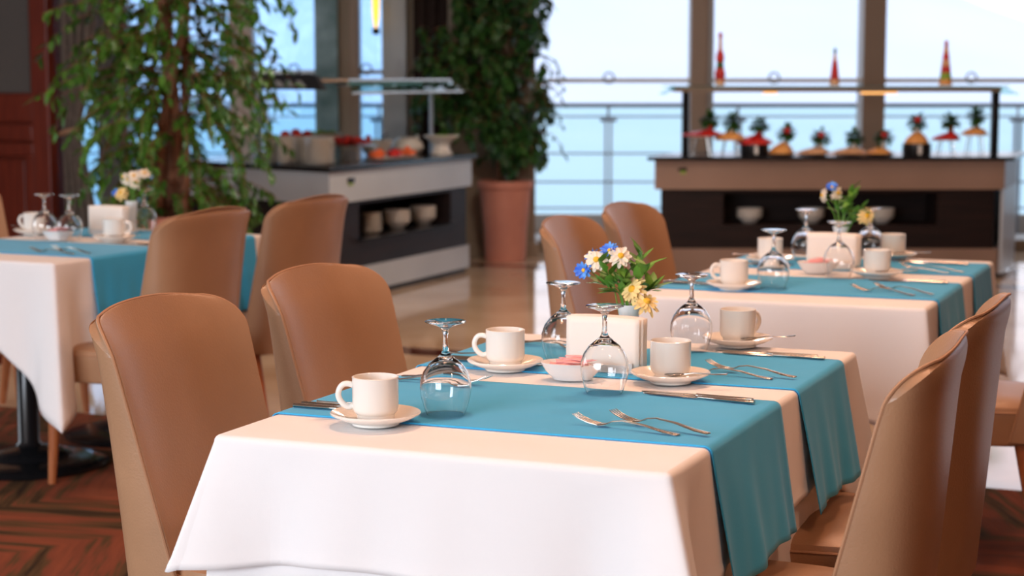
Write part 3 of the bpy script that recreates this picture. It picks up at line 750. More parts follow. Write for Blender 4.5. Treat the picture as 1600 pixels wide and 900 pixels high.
# bouquet, vase at (.392, 1.0), mouth z = .875
ZV = ZR+.118
Proto(mk_sprig([(-.055, -.03, .085), (.045, -.02, .085), (-.03, .03, .045), (.0, -.03, .06), (-.065, -.01, .045), (.02, .03, .10), (-.015, -.03, .03), (.05, .02, .035)], 3))(FT.p(.392, 1.0, ZV), 0, 'green leafy sprig of the bouquet in the white vase, front table')
def bq(fr, x0, y0, z0, items, tn):
    for i, (pr, dx, dy, dz, tl, az, lb) in enumerate(items):
        fl_ = flower(fr, pr, x0+dx, y0+dy, z0+dz, R(tl), R(az), lb+', '+tn)
bq(FT, .392, 1.0, ZV, [
  (daisy_w, -.062, -.03, .095, 62, -70, 'white daisy with yellow centre left of centre in the bouquet'), (daisy_w, -.012, -.02, .104, 60, -55, 'white daisy with yellow centre topmost in the bouquet'),
  (daisy_b, -.088, -.03, .072, 80, -100, 'blue flower furthest left and lowest in the bouquet'), (daisy_b, -.075, -.01, .098, 60, -160, 'blue flower peeking out at the left behind the daisies'), (daisy_b, -.038, -.012, .112, 50, -110, 'blue flower between the two white daisies'),
  (daisy_y, .018, -.035, .038, 62, -110, 'cream yellow flower near the vase mouth'), (daisy_y, .050, -.035, .014, 38, -40, 'pale yellow drooping flower at the right of the bouquet')], 'front table')
mb = MB()
tag(mb.tube([(.392-.012, .995, ZV-.06), (.392-.03, .985, ZV+.05), (.392-.058, .975, ZV+.09)], .0014, 6).tube([(.392, 1.0, ZV-.06), (.386, .99, ZV+.06), (.392-.013, .985, ZV+.098)], .0014, 6).tube([(.392, .998, ZV-.06), (.404, .985, ZV+.02), (.40, .97, ZV+.036)], .0014, 6).tube([(.395, .998, ZV-.06), (.41, .985, ZV+.015), (.435, .97, ZV+.012)], .0014, 6).build('flower_stems', 'leaf_bright'), 'green flower stems rising from the white vase, front table', 'flower stems')

# ================= middle table =================
T2 = Frame(.01, 2.15, R(.5))
tb = mk_table(1.32, (.42, .95)); tb.location = T2.p(0, 0, 0); tb.rotation_euler = (0, 0, T2.rz); tb['label'] = 'middle table under a white cloth, in front of the dark dessert counter'
def put(o, fr): o.location = fr.p(0, 0, 0); o.rotation_euler = (0, 0, fr.rz); return o
o = mk_cloth('c', .8, 1.32, ZT, .285, (.08, .1, .05, .05), (.05, .06, .05, .05), 15, wave=.004, flare=.008).build('tablecloth', 'cloth', solid=.002)
tag(put(o, T2), 'white tablecloth over the middle table', 'tablecloth')
o = mk_runner(.8, .17, .60, ZR, .2, .25, 11, .014).build('table_runner', 'runner', solid=.0018); tag(put(o, T2), 'teal linen runner across the near half of the middle table', 'table runner', 'teal table runners')
o = mk_runner(.8, .82, 1.2, ZR, .2, .25, 12, .014).build('table_runner', 'runner', solid=.0018); tag(put(o, T2), 'teal linen runner across the far half of the middle table', 'table runner', 'teal table runners')
place(T2, 'middle table',
  [(.232, .205, R(0)+.39, R(192), 'at the near left place'), (.155, .93, R(-80), R(200), 'at the far left place'),
   (.545, .660, R(-72), R(8), 'at the near right place'), (.488, 1.235, R(-75), R(15), 'at the far right place')],
  [(.330, .262, 'at the near left, right of the cup'), (.235, 1.08, 'behind the napkins at left'), (.440, .615, 'in front of the napkins'), (.415, 1.22, 'at the far right behind the napkins')],
  [((.01, .27), (.235, .262), 'left of the near left cup, outer one'), ((.014, .295), (.239, .282), 'left of the near left cup, inner one'),
   ((.010, .86), (.23, .868), 'at the far left place, outer one'), ((.013, .89), (.23, .890), 'at the far left place, inner one'),
   ((.766, .560), (.535, .564), 'in front of the near right cup, outer one'), ((.757, .582), (.535, .580), 'in front of the near right cup, inner one'),
   ((.745, 1.12), (.515, 1.130), 'at the far right place, outer one'), ((.725, 1.145), (.515, 1.15), 'at the far right place, inner one')],
  [((.735, .226), (.540, .305), 'on the near runner at right, left one', 0), ((.782, .238), (.588, .345), 'on the near runner at right, right one', .0035),
   ((.735, .845), (.545, .86), 'on the far runner at right, near one', 0), ((.777, .857), (.580, .90), 'on the far runner at right, far one', .0035)],
  (.372, .862, R(-2), 9), (.355, .720), (.362, 1.01))
Proto(mk_sprig([(.045, -.02, .10), (.07, -.02, .06), (.03, .02, .12), (-.02, .02, .07), (.02, -.03, .055), (.06, .02, .03), (.085, 0, .03)], 8))(T2.p(.362, 1.01, ZV), 0, 'green leafy sprig of the bouquet in the white vase, middle table')
bq(T2, .362, 1.01, ZV, [(daisy_b, -.025, -.02, .125, 45, -90, 'blue flower topmost in the bouquet'), (daisy_w, -.055, -.02, .10, 85, -150, 'pale daisy at the left of the bouquet'), (daisy_w, -.01, -.01, .108, 80, -30, 'pale daisy just under the blue flower'),
  (daisy_y, .088, -.03, .04, 75, -50, 'peach yellow flower at the right of the bouquet')], 'middle table')
b0 = T2.p(.362, 1.01, ZV)
tag(MB().tube([b0+Vector((0, 0, -.06)), b0+Vector((-.01, -.005, .05)), b0+Vector((-.025, -.02, .12))], .0016, 6).tube([b0+Vector((0, 0, -.06)), b0+Vector((-.02, -.005, .04)), b0+Vector((-.05, -.02, .095))], .0016, 6).tube([b0+Vector((0, 0, -.06)), b0+Vector((.04, -.01, .02)), b0+Vector((.084, -.03, .035))], .0016, 6).build('flower_stems', 'leaf_bright'), 'green flower stems rising from the vase, middle table', 'flower stems')

# ================= left table =================
T3 = Frame(-2.775, 2.31, R(-3.6))
tb = mk_table(1.22, (.32, .93)); put(tb, T3); tb['label'] = 'table at the left under a white cloth, in front of the weeping fig'
o = mk_cloth('c', .8, 1.22, ZT, .30, (.23, .05, .05, .1), (.12, .05, .05, .05), 25, wave=.006, flare=.012).build('tablecloth', 'cloth', solid=.002)
tag(put(o, T3), 'white tablecloth with a long hanging corner over the left table', 'tablecloth')
o = mk_runner(.8, .185, .60, ZR, .2, .32, 21, .02).build('table_runner', 'runner', solid=.0018); tag(put(o, T3), 'teal linen runner across the near half of the left table', 'table runner', 'teal table runners')
o = mk_runner(.8, .82, 1.14, ZR, .2, .27, 22, .014).build('table_runner', 'runner', solid=.0018); tag(put(o, T3), 'teal linen runner across the far half of the left table', 'table runner', 'teal table runners')
IT = T3.T.inverted()
def w3(x, y): v = IT @ Vector((x, y, 0)); return v.x, v.y
a1, a2 = w3(-2.68, 3.10); b1, b2 = w3(-2.24, 2.98)
g1_, g2_, g3_ = w3(-2.41, 2.97), w3(-2.46, 3.13), w3(-2.45, 3.42)
n_ = w3(-2.44, 3.12)
place(T3, 'left table',
  [(a1, a2, R(10), R(192), 'with its handle to the left'), (b1, b2, R(200), R(15), 'with its handle to the right')],
  [(g1_[0], g1_[1]-.02, 'in front of the napkins'), (.21, .66, 'between the left cup and the napkins'), (.325, 1.10, 'at the far edge before the fig tree')],
  [((.745, .600), (.515, .63), 'in front of the right cup, outer one'), ((.757, .622), (.515, .650), 'in front of the right cup, inner one')],
  [((.70, .23), (.5, .25), 'on the near runner, left one', 0), ((.75, .25), (.55, .30), 'on the near runner, right one', .0035),
   ((.74, .90), (.55, .92), 'on the far runner beside the chair, near one', 0), ((.77, .93), (.58, .98), 'on the far runner beside the chair, far one', .0035)],
  (n_[0]+.02, n_[1]+.08, R(4), 7), (.27, .66), (n_[0]+.02, n_[1]+.22))
vx, vy = n_[0]+.02, n_[1]+.22
Proto(mk_sprig([(.05, -.02, .06), (.02, -.02, .08), (-.03, 0, .07), (.06, 0, .03)], 18))(T3.p(vx, vy, ZV), 0, 'green leafy sprig of the bouquet in the white vase, left table')
bq(T3, vx, vy, ZV, [(daisy_w, .03, -.02, .10, 60, -60, 'white daisy at the top right of the bouquet'), (daisy_w, .0, -.02, .085, 60, -90, 'white daisy in the middle of the bouquet'), (daisy_w, .045, -.03, .075, 70, -40, 'white daisy low at the right of the bouquet'), (daisy_w, -.035, 0, .09, 60, -120, 'white daisy at the left of the bouquet'),
  (daisy_w, .065, 0, .11, 40, -40, 'small white daisy furthest right of the bouquet'), (daisy_y, -.02, -.04, .035, 55, -100, 'pale yellow flower near the vase mouth'), (daisy_b, -.06, -.01, .03, 60, -120, 'pale blue flower at the left of the bouquet')], 'left table')
b0 = T3.p(vx, vy, ZV)
tag(MB().tube([b0+Vector((0, 0, -.06)), b0+Vector((.01, 0, .04)), b0+Vector((.03, -.02, .095))], .0016, 6).tube([b0+Vector((0, 0, -.06)), b0+Vector((-.01, 0, .04)), b0+Vector((-.035, 0, .085))], .0016, 6).build('flower_stems', 'leaf_bright'), 'green flower stems rising from the vase, left table', 'flower stems')

# ------------------------------------------------------------------ plates and food shared by the counters
def mk_plate(r=.105):
    def f(): return tag(MB().lathe([(0, 0), (r*.55, 0), (r*.6, .003), (r*.97, .011), (r, .0135), (r*.97, .0145), (r*.58, .006), (0, .005)], 28).build('plate', 'ceramic_plate'), cat='plate')
    return f
plate_s = Proto(mk_plate(.064)); plate_l = Proto(mk_plate(.092))
def mk_bowl():
    return tag(MB().lathe([(0, 0), (.04, 0), (.045, .004), (.078, .035), (.09, .05), (.088, .052), (.073, .038), (.04, .008), (0, .007)], 28).build('bowl', 'ceramic_plate'), cat='bowl')
bowl = Proto(mk_bowl)
def stack(proto, x, y, z, n, dz, label, group):
    for k in range(n): proto((x+random.uniform(-.001, .001), y+random.uniform(-.001, .001), z+k*dz), random.uniform(0, 6), label, group)
HC = .82
# ================= left buffet counter =================
fp = [(-3.5, 6.99), (-3.5, 9.08), (-4.75, 9.4), (-4.95, 7.55)]
def inset(p_, k):
    cx_ = sum(a_[0] for a_ in p_)/len(p_); cy__ = sum(a_[1] for a_ in p_)/len(p_); r_ = []
    for x, y in p_:
        d = Vector((x-cx_, y-cy__)); d.normalize(); r_.append((x-d.x*k, y-d.y*k))
    return r_
bc = empty('buffet_counter', (0, 0, 0), 0, 'left salad buffet counter with black top, pale band and dark wood front', 'counter')
MB().prism(inset(fp, -.045), .79, HC).build('countertop', 'black_top', bc, bevel=.004, smooth=False)
MB().prism(fp, .60, .79).build('apron_band', 'band', bc, smooth=False)
fpi = inset(fp, .03)
# dark carcass with an open niche on the long face (x = -3.52)
xf = -3.525
mb = MB(); mb.prism([(xf-.42, 7.25), (xf-.42, 9.0), fpi[2], fpi[3]], .19, .60)
mb.prism([(xf, 7.03), (xf, 7.42), (xf-.42, 7.42), (xf-.42, 7.2)], .19, .60); mb.prism([(xf, 8.78), (xf, 9.04), (xf-.42, 9.08), (xf-.42, 8.78)], .19, .60)
mb.prism([(xf-.001, 7.42), (xf-.001, 8.78), (xf-.42, 8.78), (xf-.42, 7.42)], .19, .35); mb.prism([(xf-.001, 7.42), (xf-.001, 8.78), (xf-.42, 8.78), (xf-.42, 7.42)], .575, .60)
mb.prism([(xf, 7.03), (xf-.42, 7.2), fpi[3], (fpi[3][0]+.3, fpi[3][1]+.0)], .19, .60)
mb.build('carcass', 'dark_wood', bc, smooth=False)
MB().box(xf-.38, xf+.04, 7.38, 8.8, .352, .364).build('niche_shelf', 'black_metal', bc, smooth=False)
MB().prism(inset(fp, .02), .035, .19).build('kick_band', 'band', bc, smooth=False)
MB().prism(inset(fp, .05), 0, .035).build('plinth', 'niche', bc, smooth=False)
MB().box(-3.5, -3.49, 7.22, 7.30, .715, .745).build('socket', 'black_metal', bc, bevel=.003)
MB().box(-3.5, -3.493, 7.235, 7.285, .70, .715).build('indicator', 'green_food', bc)
stack(plate_s, -3.63, 7.80, .365, 11, .0115, 'white plate in the left stack on the niche shelf of the salad counter', 'plates in the left niche stack')
stack(bowl, -3.65, 8.2, .365, 8, .010, 'white bowl in the middle stack on the niche shelf of the salad counter', 'bowls in the middle niche stack')
stack(bowl, -3.65, 8.60, .365, 8, .010, 'white bowl in the right stack on the niche shelf of the salad counter', 'bowls in the right niche stack')
# stacks on top
def wpt(px_, dist):      # along the counter: helper for layout in metres from the counter corner
    return px_, dist
for x, y, n, pr, nm in [(-4.12, 7.40, 14, plate_s, 'leftmost'), (-3.97, 7.31, 14, plate_s, 'second'), (-3.90, 7.45, 13, plate_s, 'half hidden third'), (-3.69, 7.23, 14, plate_l, 'widest rightmost')]:
    stack(pr, x, y, HC, n, .0115, 'white plate in the %s tall stack on the salad counter' % nm, 'plates in the %s counter stack' % nm)
def mound(name, loc, r, m, label, cat, group=None, jit=.006, n=12):
    o = MB().blob((0, 0, r[2]), r, n, jit).build(name, m, loc=loc); return tag(o, label, cat, group)
# serving pieces along the long side (y from 7.7 to 9.0)
def mk_platter():
    return tag(MB().lathe([(0, 0), (.10, 0), (.11, .004), (.16, .014), (.165, .018), (.16, .020), (.10, .008), (0, .007)], 32).build('serving_platter', 'ceramic_plate'), cat='platter')
platter = Proto(mk_platter)
st = empty('wire_riser', (-3.92, 8.10, HC), 0, 'wire riser holding the tray of red salad on the salad counter', 'stand')
for dx, dy in ((-.1, -.12), (.1, -.12), (-.1, .12), (.1, .12)): MB().tube([(dx*1.1, dy*1.1, 0), (dx, dy, .085)], .004, 6).build('leg', 'steel', st)
MB().box(-.12, .12, -.15, .15, .083, .09).build('tray', 'steel', st, bevel=.002)
mb = MB()
for k in range(26): mb.blob((random.uniform(-.08, .08), random.uniform(-.115, .115), random.uniform(.012, .05)), (.022, .02, .018), 8, .003)
tag(mb.build('red_salad', 'red_food', loc=(-3.92, 8.10, HC+.088)), 'heap of red salad on the raised tray', 'salad', kind='stuff')
for i, (y, m_, lb) in enumerate([(7.90, 'orange_food', 'orange diced vegetables left on the long platter'), (8.11, 'red_food', 'dark red diced beetroot in the middle of the long platter'), (8.32, 'orange_food', 'orange diced vegetables right on the long platter')]):
    mb = MB()
    for k in range(22): 
        a_ = random.uniform(0, 6.28); q_ = random.uniform(0, .052); zz = .014+.036*(1-q_/.055)*random.random()
        T = Matrix.Translation((q_*math.cos(a_), q_*1.1*math.sin(a_), zz)) @ Matrix.Rotation(random.uniform(0, 3), 4, 'Z') @ Matrix.Rotation(random.uniform(0, 3), 4, 'X'); mb.box(-.012, .012, -.012, .012, -.012, .012, T)
    tag(mb.build('diced_salad', m_, loc=(-3.63, y, HC+.016)), lb, 'salad', kind='stuff')
o = MB(); o.lathe([(0, 0), (.08, 0), (.1, .008), (.11, .014), (.108, .016), (.08, .011), (0, .010)], 32, sy=2.6); tag(o.build('serving_platter', 'ceramic_plate', loc=(-3.63, 8.12, HC)), 'long white platter of diced vegetables at the counter edge', 'platter')
t = empty('salad_bowl', (-3.96, 8.52, HC), 0, 'white slanted salad bowl with a black ladle on the salad counter', 'bowl')
MB().lathe([(0, 0), (.06, 0), (.07, .01), (.11, .07), (.12, .11), (.114, .11), (.10, .07), (.06, .015), (0, .014)], 32).build('bowl_body', 'ceramic_plate', t)
MB().tube([(0, .0, .03), (.02, .07, .12), (.02, .14, .145)], [.012, .006, .006], 8).build('ladle', 'black_metal', t)
t = empty('sauce_jug', (-3.86, 8.80, HC), 0, 'white lidded jug between the salad bowl and the footed stand', 'jug')
MB().lathe([(0, 0), (.075, 0), (.10, .02), (.115, .05), (.10, .09), (.06, .118), (.05, .12), (0, .12)], 32).build('body', 'ceramic_plate', t)
MB().tube([(0, .09, .06), (0, .15, .09), (0, .17, .125)], [.025, .016, .012], 10).build('spout', 'ceramic_plate', t)
t = empty('footed_stand', (-3.66, 8.93, HC), 0, 'white footed serving stand at the right end of the salad counter', 'stand')
MB().lathe([(0, 0), (.075, 0), (.078, .01), (.06, .03), (.055, .06), (.07, .085), (.115, .118), (.125, .125), (.122, .13), (.06, .10), (0, .095)], 36).build('pedestal', 'ceramic_plate', t)
mound('lettuce', (-3.66, 8.93, HC+.098), (.06, .06, .018), 'green_food', 'green lettuce heaped in the footed serving stand', 'salad')
bw = empty('tomato_bowl', (-4.10, 7.68, HC), 0, 'white bowl of tomatoes behind the plate stacks', 'bowl')
MB().lathe([(0, 0), (.06, 0), (.07, .01), (.12, .13), (.135, .16), (.129, .16), (.11, .125), (.06, .055), (0, .054)], 32).build('bowl_body', 'ceramic_plate', bw)
for k, (dx, dy) in enumerate([(-.05, -.05), (.04, -.06), (.06, .03), (-.02, .05), (0, -.005)]):
    tag(MB().blob((0, 0, 0), (.033, .033, .028), 12).build('tomato', 'red_food', loc=(-4.10+dx, 7.68+dy, HC+.165+.012*(k == 4))), 'red tomato heaped in the white bowl behind the plates', 'tomato', 'tomatoes in the bowl')
bw = empty('greens_bowl', (-4.15, 8.12, HC), 0, 'white bowl of yellow and green leaves behind the red salad tray', 'bowl')
MB().lathe([(0, 0), (.06, 0), (.07, .01), (.12, .13), (.135, .16), (.129, .16), (.11, .125), (.06, .055), (0, .054)], 32).build('bowl_body', 'ceramic_plate', bw)
mb = MB(); [leaf_verts(mb, Vector((random.uniform(-.08, .08), random.uniform(-.08, .08), .145)), Vector((random.uniform(-1, 1), random.uniform(-1, 1), .8)), Vector((0, 0, 1)), .05, .016) for k in range(60)]
tag(mb.build('salad_leaves', 'green_food', loc=(-4.15, 8.12, HC)), 'yellow green salad leaves in the bowl', 'salad', kind='stuff')
# sneeze guard of the left counter
sg = empty('sneeze_guard', (0, 0, HC), 0, 'glass sneeze guard on steel posts above the salad counter', 'sneeze guard')
for x, y in ((-4.30, 7.55), (-3.76, 8.98), (-4.72, 8.3)): MB().tube([(x, y, 0), (x, y, .50)], .014, 12).build('post', 'rail_steel', sg)
gp = [(-3.66, 7.16), (-3.56, 7.35), (-3.56, 8.85), (-3.66, 9.12), (-4.7, 9.3), (-4.9, 7.66)]
MB().prism(gp, .505, .517).build('glass_top', 'shelf_glass', sg, smooth=False)
mb = MB()
for i in range(5): mb.tube([(*gp[i], .507), (*gp[i+1], .507)], .012, 8)
mb.build('edge_frame', 'steel', sg)
mb = MB(); mb.add([(-3.56, 7.35, .50), (-3.56, 8.85, .50), (-3.50, 8.92, .43), (-3.50, 7.30, .43)], [(0, 1, 2, 3)]); mb.build('tilted_front_glass', 'shelf_glass', sg, smooth=False, solid=.008)
mb = MB(); mb.add([(-3.66, 9.12, .50), (-4.2, 9.22, .5), (-4.15, 9.34, .43), (-3.56, 9.22, .43)], [(0, 1, 2, 3)]); mb.build('tilted_end_glass', 'shelf_glass', sg, smooth=False, solid=.008)
mb = MB(); mb.tube([(-3.50, 7.30, .43), (-3.50, 8.92, .43)], .009, 8); mb.build('lower_rim', 'steel', sg)
MB().box(-3.72, -3.64, 7.5, 8.6, .47, .50).build('lamp_housing', 'steel', sg, bevel=.004)
A_, B_ = Vector((-4.93, 7.60, 0)), Vector((-3.58, 7.08, 0)); dv = (B_-A_).normalized(); nv = Vector((dv.y, -dv.x, 0)); Lf = (B_-A_).length
TF = Matrix.Translation((A_.x, A_.y, .022)) @ Matrix.Rotation(math.atan2(dv.y, dv.x), 4, 'Z')
mb = MB(); mb.box(.1, Lf-.12, -.01, .02, .43, .525, TF); mb.add([TF @ Vector(q_) for q_ in ((Lf-.12, -.01, .43), (Lf-.12, -.01, .525), (Lf-.12, .02, .43), (Lf-.12, .02, .525), (Lf+.01, -.01, .43), (Lf-.06, -.01, .515), (Lf+.01, .02, .43), (Lf-.06, .02, .515))], [(0, 4, 5, 1), (2, 3, 7, 6), (1, 5, 7, 3), (4, 6, 7, 5), (0, 2, 6, 4)])
fa = mb.build('fascia', 'fascia', sg, smooth=False)
MB().box(.42, Lf-.56, -.014, -.010, .445, .515, TF).build('sign_plate', 'sign_grey', fa, smooth=False)
mb = MB(); x_ = .50
for wch in (.03, .02, .035, .02, .03, .03, .02, .035, .025, .03):
    mb.box(x_, x_+wch*.35, -.017, -.014, .465, .498, TF); mb.box(x_, x_+wch, -.017, -.014, .489, .498, TF) if wch > .02 else None; mb.box(x_, x_+wch*.8, -.017, -.014, .463, .471, TF); x_ += wch+.012
    if x_ > Lf-.62: break
mb.build('sign_lettering', 'sign_purple', fa, smooth=False)
mb = MB()
for k in range(3):
    x0_ = Lf-.44+.1*k
    mb.add([TF @ Vector(q_) for q_ in ((x0_, -.0125, .485), (x0_+.05, -.0125, .485), (x0_+.105, -.0125, .447), (x0_+.03, -.0125, .447), (x0_, -.0105, .485), (x0_+.05, -.0105, .485), (x0_+.105, -.0105, .447), (x0_+.03, -.0105, .447))], [(0, 1, 2, 3), (7, 6, 5, 4), (0, 4, 5, 1), (1, 5, 6, 2), (2, 6, 7, 3), (3, 7, 4, 0)])
mb.build('pale_stripe', 'band', fa, smooth=False)

# ================= right dessert counter =================
D0 = 12.3
def FP(l): return [tuple(F(a_, b_)[:2]) for a_, b_ in l]
dc_ = empty('dessert_counter', (0, 0, 0), 0, 'right dessert counter with black top, pale band in dim warm light and dark wood front', 'counter')
MB().prism(FP([(.90, D0-.05), (3.35, D0-.05), (3.68, D0+.86), (1.22, D0+.86)]), .795, HC).build('countertop', 'black_top', dc_, bevel=.004, smooth=False)
MB().prism(FP([(.955, D0), (3.30, D0), (3.60, D0+.8), (1.25, D0+.8)]), .60, .795).build('apron_band', 'band_dim_warm', dc_, smooth=False)
mb = MB()
mb.prism(FP([(1.0, D0+.03), (1.42, D0+.03), (1.42, D0+.4), (1.14, D0+.4)]), .2, .6); mb.prism(FP([(2.86, D0+.03), (3.24, D0+.03), (3.38, D0+.4), (2.86, D0+.4)]), .2, .6)
mb.prism(FP([(1.42, D0+.031), (2.86, D0+.031), (2.86, D0+.4), (1.42, D0+.4)]), .2, .36); mb.prism(FP([(1.42, D0+.031), (2.86, D0+.031), (2.86, D0+.4), (1.42, D0+.4)]), .575, .6)
mb.prism(FP([(1.14, D0+.4), (3.38, D0+.4), (3.52, D0+.78), (1.28, D0+.78)]), .2, .6)
mb.build('carcass', 'dark_wood', dc_, smooth=False)
MB().prism(FP([(3.28, D0+.02), (3.30, D0+.02), (3.60, D0+.8), (3.57, D0+.8)]), .03, .6).build('side_panel', 'band', dc_, smooth=False)
MB().prism(FP([(.98, D0+.02), (3.27, D0+.02), (3.55, D0+.78), (1.26, D0+.78)]), .03, .2).build('kick_band', 'band_dim_warm', dc_, smooth=False)
MB().prism(FP([(1.02, D0+.05), (3.24, D0+.05), (3.5, D0+.75), (1.28, D0+.75)]), 0, .03).build('plinth', 'niche', dc_, smooth=False)
fbox(MB(), 1.11, 1.17, D0-.008, D0, .725, .745).build('socket', 'black_metal', dc_); fbox(MB(), 1.13, 1.16, D0-.006, D0, .705, .725).build('indicator', 'green_food', dc_)
for s_, lb in ((1.62, 'leftmost'), (2.04, 'middle'), (2.52, 'rightmost')):
    p_ = F(s_, D0+.2); stack(bowl, p_.x, p_.y, .36, 5, .012, 'white bowl in the %s stack inside the dark dessert counter' % lb, 'bowls in the %s dessert counter stack' % lb)
# guard: two black posts, slim shelf with warm lamps
sg = empty('sneeze_guard', F(0, D0, HC), YAW, 'slim shelf on two dark posts above the dessert counter', 'sneeze guard')
for s_ in (1.185, 3.30): MB().box(s_-.024, s_+.024, .28, .33, 0, .43).build('post', 'black_metal', sg, bevel=.004)
MB().box(1.10, 3.30, .15, .47, .428, .462).build('shelf', 'mullion', sg, bevel=.003)
MB().box(1.04, 3.34, .10, .52, .462, .470).build('glass_top', 'shelf_glass', sg, smooth=False)
mb = MB(); mb.add([(1.10, .08, .465), (1.10, .5, .465), (1.02, .5, .415), (1.02, .08, .415)], [(0, 1, 2, 3)]); mb.build('end_glass', 'shelf_glass', sg, solid=.006, smooth=False)
mb = MB(); mb.add([(3.30, .08, .465), (3.30, .5, .465), (3.40, .5, .415), (3.40, .08, .415)], [(0, 1, 2, 3)]); mb.build('end_glass', 'shelf_glass', sg, solid=.006, smooth=False)
for s0_, s1_ in ((1.70, 1.79), (2.36, 2.60)):
    MB().box(s0_, s1_, .16, .22, .415, .429).build('heat_lamp', 'lamp_glow', sg, bevel=.004)
# tall decorative bottles on the shelf
def deco(s_, h, prof, cols, label):
    t = empty('decorative_bottle', F(s_, D0+.28, HC+.470), 0, label, 'bottle')
    n = len(cols)
    for k, m_ in enumerate(cols):
        z0_, z1_ = h*k/n, h*(k+1)/n
        def rad(z):
            for (za, ra), (zb, rb) in zip(prof, prof[1:]):
                if za*h <= z <= zb*h+1e-6: return ra+(rb-ra)*(z-za*h)/((zb-za)*h)
            return prof[-1][1]
        pr = [(0, z0_)] + [(rad(z0_+(z1_-z0_)*j/4), z0_+(z1_-z0_)*j/4) for j in range(5)] + [(0, z1_)]
        MB().lathe(pr, 20).build('coloured_layer', m_, t)
deco(1.415, .36, [(0, .03), (.12, .032), (.22, .038), (.3, .03), (.42, .022), (.52, .03), (.58, .026), (.68, .014), (.9, .012), (.95, .016), (1, .010)], ['tan_food', 'red_food', 'red_food', 'herb', 'red_food', 'pink', 'tan_food', 'tan_food', 'pink'], 'slim bottle with wavy neck and red layers, left on the shelf')
deco(2.195, .255, [(0, .033), (.1, .034), (.5, .022), (.85, .008), (.93, .012), (1, .007)], ['tan_food', 'red_food', 'pink', 'pink', 'tan_food', 'herb'], 'small conical bottle with dark red layers, middle of the shelf')
deco(2.95, .305, [(0, .045), (.12, .042), (.55, .026), (.9, .012), (.95, .015), (1, .011)], ['yellow_food', 'green_food', 'red_food', 'tan_food', 'red_food', 'yellow_food', 'pink'], 'tall conical bottle with yellow and red layers, right on the shelf')
# desserts
def wire_stand(s_, d_, h, label):
    t = empty('wire_stand', F(s_, d_, HC), YAW, label, 'stand')
    for a_ in (45, 135, 225, 315):
        c_, q_ = math.cos(R(a_)), math.sin(R(a_)); MB().tube([(c_*.075, q_*.075, 0), (c_*.05, q_*.05, h)], .004, 6).build('leg', 'steel', t)
    MB().lathe([(0, h), (.10, h), (.105, h+.006), (0, h+.008)], 24).build('plate', 'ceramic_plate', t)
def pan(s_, d_, h, label):
    t = empty('round_pan', F(s_, d_, HC), YAW, label, 'pan')
    MB().lathe([(0, 0), (.092, 0), (.097, .006), (.097, h), (.093, h), (.09, .008), (0, .008)], 28).build('body', 'pan', t)
    MB().box(-.012, .012, -.101, -.095, .01, h-.008).build('label_tag', 'ceramic', t)
def food(s_, d_, z, w, h, m_, lean, label):
    def fn(u, v):
        a_ = u*2*PI; q_ = (1-v**1.4)
        sh = lean*w*v*.8
        return (sh + w*q_*math.cos(a_)*(1+.12*math.sin(3*a_)), w*.7*q_*math.sin(a_), h*v**.8*(1+.04*math.sin(5*a_)))
    mb = MB(); mb.grid(fn, 28, 9, wrap=True); mb.add([fn(k/28, 0) for k in range(28)], [tuple(range(28))])
    o = mb.build('dessert', m_, loc=F(s_, d_, z), rot=YAW); tag(o, label, 'dessert')
def herb(s_, d_, z, label, red=True, hh=.05, cupm='ceramic_plate'):
    t = empty('herb_garnish', F(s_, d_, z), YAW, label, 'garnish')
    MB().lathe([(0, 0), (.018, 0), (.022, hh), (0, hh)], 16).build('cup', cupm, t)
    mb = MB()
    for k in range(170):
        dr = Vector((random.gauss(0, 1), random.gauss(0, 1), random.gauss(.1, .5))); dr.normalize()
        leaf_verts(mb, Vector((0, 0, hh+.025))+dr*random.uniform(.01, .055), dr, Vector((0, 0, 1)), .036, .016)
    mb.build('leaves', 'herb', t)
    if red: MB().blob((-.006, -.060, hh+.045), (.026, .02, .022), 10).build('rose', 'red_food', t)
dd = D0+.22
def ps(px_): return (px_-800)*dd/2870
